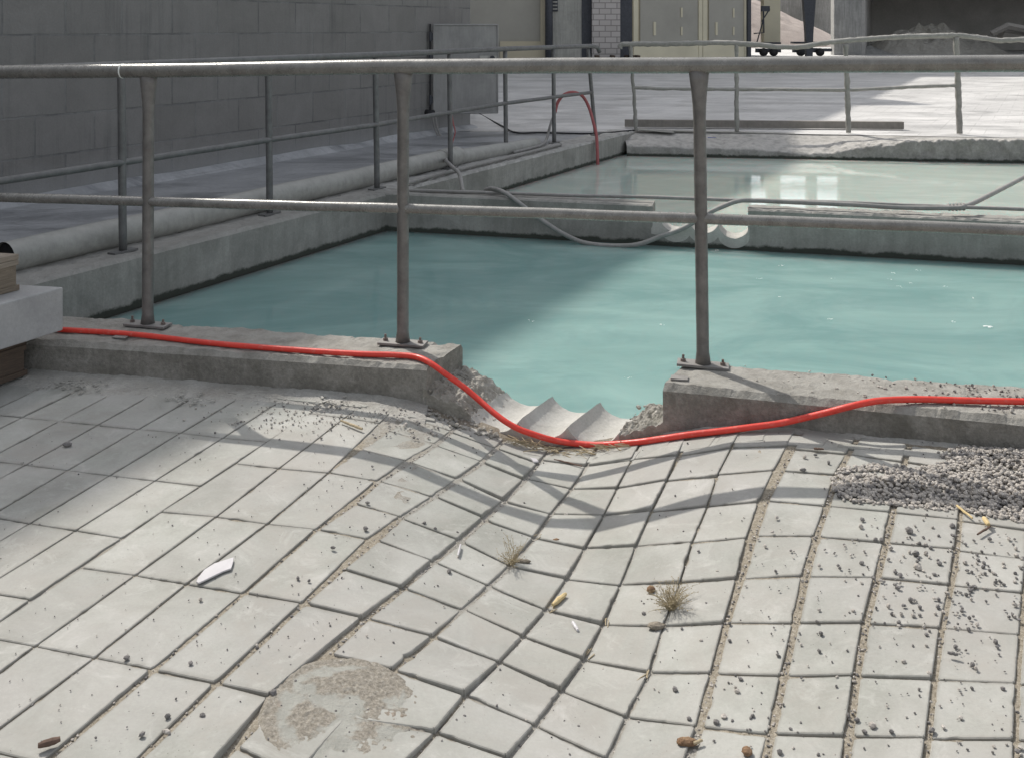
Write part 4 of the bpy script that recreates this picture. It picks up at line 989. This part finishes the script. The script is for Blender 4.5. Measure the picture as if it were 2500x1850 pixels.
mb.box((20.5, 58, -.1), (44, 58.4, 3.6)); mb.box((20.6, YW+.5, 3.45), (44, 58, 3.6)); mb.box((16.4, YW+.5, 3.45), (20.6, 58.4, 3.6)); mb.add([(16.3, YW+.45, -.1), (20.5, 58.3, -.1), (20.8, 58.3, -.1), (16.6, YW+.45, -.1), (16.3, YW+.45, 3.5), (20.5, 58.3, 3.5), (20.8, 58.3, 3.5), (16.6, YW+.45, 3.5)], [(0,1,5,4),(1,2,6,5),(2,3,7,6),(3,0,4,7),(4,5,6,7)]); mb.box((43.7, YW+.5, -.1), (44, 58.2, 3.5))
part(mb, 'bay', M['far_bay'], pw_)
def mound(name, cx_, cy_, rx, ry, h, mat, label, seed, amp=.25, n=46, kind='stuff'):
    vs = []; fs = []
    for j in range(n+1):
        for i in range(n+1):
            a = -1 + 2*i/n; b = -1 + 2*j/n; r = math.hypot(a, b); x = cx_ + a*rx; y = cy_ + b*ry
            z = h*max(0, 1-r)**.9*(1 + amp*fr((x*.6, y*.6, seed), 1.2)) + amp*h*.25*fr((x, y, seed), 1.5)*max(0, min(1, 1.1-r)) - .08
            vs.append((x, y, z))
    for j in range(n):
        for i in range(n): fs.append((j*(n+1)+i, j*(n+1)+i+1, (j+1)*(n+1)+i+1, (j+1)*(n+1)+i))
    return tag(mesh_obj(name, vs, fs, mat), label, 'heap', None, kind)
mound('rubble_heap', 20.6, 49.6, 3.9, 2.2, 1.4, M['rubble'], 'grey dusty rubble heap in the mouth of the dark bay', 4, .6)
mound('rubble_heap', 17.2, 49, 1.6, 1.6, .55, M['far_conc'], 'small low dust heap at the left edge of the dark bay', 6, .6)
mound('sand_heap', 8.0, 72, 16.0, 9, 7.2, M['pile'], 'large sunlit pinkish sand heap seen through the passage', 2, .06, 70)
mb = MB(); mb.box((14.5, 84, -.1), (46, 84.5, 9)); tag(mb.build('retaining_wall', M['far_conc']), 'grey concrete retaining wall behind the sand heap', 'wall')
bk = MB(); a = PD(2165, 62, 46.2)
pts = [PD(2160,74,46.4), PD(2195,57,46.4), PD(2240,66,46.6), PD(2330,86,46.8)]
bk.tube(pts, [.12, .2, .2, .15], 6, .08); bk.tube([PD(2180,72,46.9), PD(2230,80,47), PD(2330,100,47)], .3, 6, .12)
tag(bk.build('broken_slab', M['channel']), 'brown broken slab leaning on the rubble heap at the far right', 'debris')
# items in the passage
mb = MB(); fbox(mb, 1665, 1701, -150, 97, 45.5, .6); tag(mb.build('beige_pillar', M['beige_frame']), 'cream painted pillar standing in the passage', 'pillar')
mb = MB(); c0 = PD(1765, 124, 44.0)
for (z0, z1, w0_, w1_) in ((c0.z-.03, 1.0, .13, .16), (1.0, 4.0, .16, .38)):
    mb.add([(c0.x-w0_, 44, z0),(c0.x+w0_, 44, z0),(c0.x+w0_, 44.3, z0),(c0.x-w0_, 44.3, z0),(c0.x-w1_, 44, z1),(c0.x+w1_, 44, z1),(c0.x+w1_, 44.3, z1),(c0.x-w1_, 44.3, z1)], [(0,3,2,1),(4,5,6,7),(0,1,5,4),(1,2,6,5),(2,3,7,6),(3,0,4,7)])
tag(mb.build('steel_column', M['darkmetal']), 'dark blue tapered steel column right of the cream pillar', 'column')
def cart(u0, u1, vd, vw, wh, label):
    c = PD((u0+u1)/2, vd, 45); t = thing('flat_cart', (c.x, 45, 0), label, 'cart', 'flat carts in the passage')
    mb = MB(); a = PD(u0, vd, 45); b = PD(u1, vd+4, 45); mb.box((a.x, 44.8, b.z), (b.x, 45.4, a.z)); mb.box((a.x+.3, 44.9, b.z-.35), (b.x-.2, 45.3, b.z-.22)); part(mb, 'deck', M['darkmetal'], t)
    for u in wh:
        w = PD(u, vw, 44.85); mb = MB(); mb.tube([(w.x, 44.75, .18), (w.x, 44.9, .18)], .18, 18); part(mb, 'wheel', M['black'], t, True)
    mb = MB(); w = PD(wh[0]+10, vw, 44.9); mb.box((w.x-.5, 44.95, .16), (w.x+.6, 45.2, b.z-.2)); part(mb, 'axle_frame', M['darkmetal'], t)
    return t
cart(1640, 1700, 93, 118, (1664, 1686), 'low dark cart with round wheels left of the tapered column')
cart(1728, 1822, 92, 118, (1745, 1787), 'low dark cart right behind the tapered steel column')
bi = thing('bent_bracket', PD(1648, 60, 44.5), 'thin bent dark iron bracket beside the beige building corner', 'bracket')
for pts, r in (([(1676-0,18),(1677,72),(1655,74)], .035), ([(1672,48),(1690,20)], .03)):
    mb = MB(); mb.tube([PD(u-12, v, 44.6) for u, v in pts], r, 6); part(mb, 'rod', M['darkmetal'], bi)
mb = MB(); mb.tube([PD(1665, 40, 44.6), PD(1648, 100, 44.6)], .03, 6); part(mb, 'rod', M['darkmetal'], bi)
mb = MB(); c = PD(1680-12, 20, 44.6); mb.obox(c, (.18,0,0), (0,.1,0), (0,0,.12)); part(mb, 'bracket_head', M['darkmetal'], bi)
for (u, v, w, lab) in ((1335, 121, 40, 'dark stacked pallets at the foot of the white brick pier'), (1378, 120, 13, 'small dark pallet stack beside the beige doors')):
    c = PD(u, v, 28.6); t = thing('far_pallet_stack', (c.x, 28.6, 0), lab, 'pallets'); hw = w*28.6/F
    for k in range(4):
        mb = MB(); z = .0 + .12*k; mb.box((c.x-hw, 28.3, z+.03), (c.x+hw, 28.9, z+.05)); 
        for j in (-1, 0, 1): mb.box((c.x+j*hw*.85-.05, 28.3, z), (c.x+j*hw*.85+.05, 28.9, z+.03)); mb.box((c.x+j*hw*.85-.05, 28.3, z+.05), (c.x+j*hw*.85+.05, 28.9, z+.118))
        part(mb, 'pallet', M['wooddark'], t)

# ------------------------------------------------------------------ gravel and small debris
poly = [cC(1070,950), cC(1120,905), cC(1300,880), cC(1600,905), cC(1760,860), cC(1700,805), cC(1850,775), cC(2233,770), cC(2800,800), cC(2900,1100), cC(2600,1300), cC(2233,1240), cC(1900,1180), cC(1700,1160), cC(1400,1130), cC(1150,1110), cC(1060,1040)]
pw3 = [G(*p) for p in poly]
def inside(x, y):
    c = False; n = len(pw3)
    for i in range(n):
        a = pw3[i]; b = pw3[i-1]
        if (a.y > y) != (b.y > y) and x < (b.x-a.x)*(y-a.y)/(b.y-a.y)+a.x: c = not c
    return c
def edge_d(x, y):
    best = 9
    for i in range(len(pw3)):
        a = pw3[i]; b = pw3[i-1]; ab = Vector((b.x-a.x, b.y-a.y)); t = max(0, min(1, ((x-a.x)*ab.x+(y-a.y)*ab.y)/ab.length_squared))
        best = min(best, math.hypot(a.x+ab.x*t-x, a.y+ab.y*t-y))
    return best
x0 = min(p.x for p in pw3); x1 = max(p.x for p in pw3); y0 = min(p.y for p in pw3); y1 = max(p.y for p in pw3)
mb = MB(); gb = MB(); cnt = 0; random.seed(11)
while cnt < 6600:
    x = random.uniform(x0, x1); y = random.uniform(y0, y1)
    if not inside(x, y): continue
    e = edge_d(x, y); wob = noise.noise(Vector((x*9, y*9, 0)))
    if e < .05 and random.random() > e/.05*.8 + .25: continue
    if wob < -.32 and random.random() < .8: continue
    if y > front_R(x) - .01: continue
    hh = min(.022, e*.20)*(1 + wob); r = random.uniform(.0042, .0088)
    (mb if random.random() < .8 else gb).stone((x, y, ZG(x, y) + random.uniform(0, max(.002, hh)) + r*.4), r, .8); cnt += 1
tag(mb.build('gravel', M['stone']), 'heap of pale grey gravel spilled on the slabs at the right', 'gravel', kind='stuff')
tag(gb.build('gravel', M['darkstone']), 'darker stones mixed in the gravel heap at the right', 'gravel', kind='stuff')
mb = MB(); gb = MB()
def drop(xo, yo, r, dark):
    p = G(xo, yo); (gb if dark else mb).stone((p.x, p.y, p.z + r*.45 + .002), r, .85)
for _ in range(260):
    x = random.gauss(2330, 160); y = random.gauss(1400, 90) 
    if 1300 < y < 1850 and x < 2560: drop(x, y, random.uniform(.0025, .0062), random.random() < .65)
for _ in range(110):
    x = random.uniform(1700, 2520); y = random.uniform(1240, 1850); drop(x, y, random.uniform(.002, .0055), random.random() < .6)
for _ in range(520):
    x = random.uniform(700, 2500); y = random.uniform(1050, 1850); drop(x, y, random.uniform(.0012, .0034), random.random() < .7)
for _ in range(260):
    x = random.uniform(0, 900); y = random.uniform(1050, 1850); drop(x, y, random.uniform(.001, .0026), random.random() < .7)
for _ in range(260):
    x = random.gauss(730, 120); y = random.gauss(1015, 22); drop(x, y, random.uniform(.0015, .005), random.random() < .2)
for _ in range(120):
    x = random.uniform(900, 1200); y = random.uniform(1000, 1075); drop(x, y, random.uniform(.002, .006), random.random() < .2)
# stones traced from the photo
for (f_, x, y, r) in [(cE,230,110,.007),(cE,585,75,.006),(cE,650,108,.006),(cE,785,133,.006),(cE,735,370,.008),(cE,32,225,.007),(cD,1805,410,.006),(cD,1872,425,.006),(cD,1155,925,.006),(cD,765,895,.007),(cD,1655,1105,.008),
    (cD,860,1360,.0075),(cD,1010,1345,.008),(cD,1016,1248,.006),(cD,1228,1243,.007),(cD,1215,537,.005),(cE,1915,625,.008),(cE,1400,260,.005),(cE,1445,25,.007),(cF,735,40,.006),(cF,980,672,.006),(cF,1660,985,.006),(cF,515,1018,.006),(cF,118,1085,.007),(cF,495,1095,.007),(cF,415,1250,.008),(cF,370,1285,.008),(cF,590,1245,.006),(cF,205,1262,.006),
    (cF,1313,1303,.0075),(cF,1220,1268,.006),(cF,1268,1340,.006),(cF,1675,1335,.0075),(cF,1545,540,.006),(cF,1562,540,.006),(cF,1505,575,.006),(cF,2060,795,.007),(cF,2070,825,.006),(cF,1920,935,.007),(cF,1540,125,.012),(cF,1580,265,.010),(cF,1640,260,.008),(cF,1720,320,.008),(cF,1590,345,.010),(cF,1690,385,.006),(cF,1800,95,.010),(cF,1245,97,.007),(cF,1255,55,.007),(cC,905,840,.007),(cC,970,828,.007),(cC,1050,875,.007),(cC,895,920,.009),(cB,155,950,.006),(cB,125,1182,.006),(cB,112,1350,.009),(cB,490,1312,.007),(cB,560,1348,.006),(cB,1400,1262,.007),(cB,1130,1185,.005),(cF,753,1468,.007),(cE,1455,15,.006)]:
    drop(*f_(x, y), r, random.random() < .8)
for _ in range(230):     # gravel on the kerb top at the right
    x = random.gauss(1.75, .22); y = front_R(x) + random.uniform(.03, .30); 
    if x > 1.0: (mb if random.random() < .6 else gb).stone((x, y, .004), random.uniform(.003, .007), .85)
for _ in range(40):
    x = random.uniform(.75, 1.7); y = front_R(x) + random.uniform(.05, .3); mb.stone((x, y, .002), random.uniform(.003, .007), .6)
# crumbs caught in the open joints
for i, crs, _ in lanes:
    if i < 7: continue
    for k in range(len(crs)-1):
        a = crs[k][0]; b = crs[k+1][0]
        for _ in range(16 if GAP.get(i, 0) > .006 else 4):
            t = random.random(); p = G(lerp(a[0], b[0], t), lerp(a[1], b[1], t)); r = random.uniform(.0012, .0042)
            (mb if random.random() < .7 else gb).stone((p.x + random.gauss(0, .004), p.y, p.z - .003), r, .8)
tag(mb.build('loose_gravel', M['stone']), 'pale pebbles and crumbs scattered over the paving slabs', 'gravel', kind='stuff')
tag(gb.build('loose_gravel', M['darkstone']), 'dark pebbles scattered over the paving slabs', 'gravel', kind='stuff')

def flat_bit(name, pts, fn, th, mat, label, cat, curl=0, group=None):
    """thin solid piece lying on the slabs, its outline in crop coordinates"""
    top = [G(*fn(*p), off=.004) for p in pts]; n = len(top); mb = MB()
    c = sum(top, Vector())/n
    t2 = [p + Vector((0,0,th + curl*(p-c).length**2)) for p in top]; b2 = [p + Vector((0,0,curl*(p-c).length**2)) for p in top]
    mb.add(t2 + b2, [tuple(range(n)), tuple(reversed(range(n, 2*n)))] + [(i, i+n, (i+1) % n + n, (i+1) % n) for i in range(n)])
    return tag(mb.build(name, mat), label, cat, group)
flat_bit('plastic_shard', [(1190,432),(1200,405),(1240,355),(1300,318),(1360,300),(1415,284),(1412,310),(1400,348),(1350,365),(1290,395),(1240,420),(1205,438)], cD, .004, M['plastic'], 'curved white plastic shard lying across a joint at the left', 'plastic shard', .3)
def stick(name, a, b, fn, r, mat, label, cat, w=None):
    p = G(*fn(*a), off=.006+r); q = G(*fn(*b), off=.006+r); mb = MB()
    pts = [p.lerp(q, i/8) + Vector((0, 0, .0015*noise.noise(Vector((i*.9+a[0], 0, 0))))) for i in range(9)]
    mb.tube(pts, [r*(.6 + .4*math.sin(math.pi*(i+1)/10)) for i in range(9)], 8, r*.25); return tag(mb.build(name, mat), label, cat)
stick('wood_stub', (230,1412), (366,1372), cD, .0065, M['darkwood'], 'short brown wooden stub at the bottom left of the slabs', 'wood piece')
stick('wood_splinter', (1825,1125), (1920,1200), cC, .004, M['chip'], 'pale yellow splinter at the lower edge of the gravel heap', 'splinter')
stick('wood_splinter', (1990,1200), (2018,1240), cC, .0065, M['chip'], 'short fat yellow chip below the gravel heap', 'splinter')
stick('wood_splinter', (1950,1300), (2030,1250), cC, .003, M['darkwood'], 'dark reddish splinter just below the gravel heap', 'splinter')
stick('wood_splinter', (1320,893), (1500,938), cB, .003, M['darkwood'], 'long thin dark stick across the small slabs in the dip', 'splinter')
stick('wood_splinter', (2065,685), (2195,735), cA, .005, M['straw'], 'grey weathered splinter on the slab left of the dip', 'splinter')
stick('wood_splinter', (1362,560), (1442,495), cE, .0065, M['chip'], 'orange-yellow wood chip wedged in a step between slabs', 'splinter')
stick('wood_splinter', (1485,665), (1515,715), cE, .005, M['plastic'], 'small pale cigarette-like stub on a central slab', 'stub')
stick('wood_splinter', (960,780), (1020,783), cC, .004, M['darkwood'], 'small dark twig in the shadow right of the outlet', 'twig')
stick('wood_splinter', (790,260), (805,195), cE, .003, M['plastic'], 'thin white sliver beside the dark step in the slabs', 'sliver')
stick('wood_splinter', (1770,848), (1835,862), cF, .004, M['darkstone'], 'dark oval shell on a slab at the far right', 'shell')
def lump(name, xy, fn, r, mat, label, cat, sc=(1.6, .8, .6), rz=0):
    p = G(*fn(*xy)); vs, fs = ICO[2]; out = []
    for v in vs:
        q = Vector((v.x*sc[0], v.y*sc[1], v.z*sc[2])); q *= 1 + .22*noise.noise(v*2.3 + Vector((xy[0], 0, 0))) + .08*noise.noise(v*7)
        q = Matrix.Rotation(rz, 3, 'Z') @ q; out.append(p + q*r + Vector((0,0,r*sc[2]*.6 + .003)))
    return tag(mesh_obj(name, out, fs, mat, smooth=True), label, cat)
lump('brown_clod', (190,1412), cF, .013, M['brownbit'], 'brown crumbly clod with a stem at the bottom edge', 'clod', (1.6,.8,.6))
stick('dry_stalk', (232,1398), (285,1378), cF, .004, M['straw'], 'short dry stalk sticking out of the brown clod', 'stalk')
lump('brown_clod', (555,1468), cF, .010, M['brownbit'], 'small reddish brown clod near the bottom edge', 'clod', (1.0,1.2,.7))
lump('stone', (408,843), cA, .010, M['darkstone'], 'lone round stone on the shaded slabs at the left', 'stone', (1.5,.9,.8))
lump('stone', (1385,182), cE, .009, M['brownbit'], 'pale orange brick crumb on a central slab', 'crumb', (1.2,.7,.6))
lump('snail_shell', (1958,485), cE, .011, M['brownbit'], 'pinkish shell beside the larger dry weed', 'shell', (1.0,.9,.8))
lump('soil_lump', (1990,705), cE, .015, M['sand'], 'dark soil lump at the corner below the larger dry weed', 'soil lump', (1.4,.9,.5))
lump('soil_lump', (1180,312), cE, .012, M['sand'], 'soil lump at the foot of the smaller dry weed', 'soil lump', (1.9,.6,.5))
flat_bit('concrete_chip', [(1165,890),(1205,898),(1222,915),(1190,918)], cB, .005, M['plastic'], 'flat whitish chip beside the joint in the dip', 'chip')
mb = MB(); random.seed(5)
for _ in range(90):      # straw litter swept under the sill
    x = random.uniform(.0, .40); y = front_M(x) - .035 - abs(random.gauss(0, .025)); a = random.gauss(-.25, .45); l = random.uniform(.01, .04)
    p = Vector((x, y, ZG(x, y) + .012 + random.uniform(0, .008))); d = Vector((math.cos(a), math.sin(a), random.gauss(0, .15)))*l
    mb.tube([p - d, p + Vector((0,0,.002)), p + d], random.uniform(.0008, .002), 5)
for (fn, x, y) in [(cE,1590,850),(cE,1270,140),(cE,1690,655),(cE,1370,575),(cE,1910,985)]*4:
    p = G(*fn(x + random.gauss(0, 14), y + random.gauss(0, 14)), off=.004); a = random.uniform(.5, 1.5); d = Vector((math.cos(a), math.sin(a), .1))*random.uniform(.006, .014)
    mb.tube([p-d, p+d], random.uniform(.0008, .0016), 5)
tag(mb.build('straw_litter', M['straw']), 'dry straw and twigs washed up below the drilled sill', 'litter', kind='stuff')
mb = MB()
for _ in range(150):    # flaky chips on the dirt near the kerb
    xo, yo = random.choice([(cA(480, 480), 60), (cA(2000, 600), 70), (cA(330, 490), 40), (cA(1150, 570), 60)])[0], 0
    p = G(xo[0] + random.gauss(0, 28), xo[1] + random.gauss(0, 8)); a = random.random()*3
    mb.obox((p.x, p.y, p.z + .008 + random.uniform(0,.004)), Vector((math.cos(a), math.sin(a), .1))*random.uniform(.003,.010), Vector((-math.sin(a), math.cos(a), 0))*random.uniform(.002,.005), (0,0,.0012))
tag(mb.build('lime_flakes', M['dirt']), 'pale flakes of dried lime on the dirt beside the kerb', 'flakes', kind='stuff')

def weed(xy, fn, n, h, label, seed, spread):
    random.seed(seed); c = G(*fn(*xy)); t = thing('dry_weed', c, label, 'weed', 'dry weeds growing in the joints'); mb = MB(); lf = MB()
    for _ in range(n):
        a = random.uniform(0, 6.28); s = random.uniform(.1, 1)*spread; L = h*random.uniform(.5, 1.1)
        d = Vector((math.cos(a)*s - .15, math.sin(a)*s, 1)).normalized(); p = c + Vector((random.gauss(0,.006), random.gauss(0,.006), 0)); pts = [p.copy()]
        for k in range(6):
            d = (d + Vector((random.gauss(0,.14), random.gauss(0,.14), -.05))).normalized(); p = p + d*L/6; pts.append(p.copy())
            if k > 1 and random.random() < .75:
                e = (d + Vector((random.gauss(0,.8), random.gauss(0,.8), random.gauss(0,.3)))).normalized(); q = p + e*L*.26
                mb.tube([p, q], [.0005, .0003], 4, caps=False); lf.stone(q, random.uniform(.0008, .0017), 1)
        mb.tube(pts, [.0009 - .0001*i for i in range(len(pts))], 5, caps=False); lf.stone(p, random.uniform(.001, .0018), 1)
    part(mb, 'stem', M['drystem'], t); part(lf, 'seed_head', M['straw'], t)
    return t
weed((1115,315), cE, 38, .062, 'smaller sparse dry weed in a joint near the centre', 3, 1.3)
weed((2085,585), cE, 70, .068, 'larger bushy dry weed in a joint right of the centre', 8, 1.4)
mb = MB(); c = PD(1551, 308, 12.05); mb.obox((c.x, c.y, c.z+.03), (.05,0,.0), (0,.03,0), (0,0,.015)); tag(mb.build('blue_scrap', M['blue']), 'small blue plastic scrap on the crusted far basin edge', 'scrap')
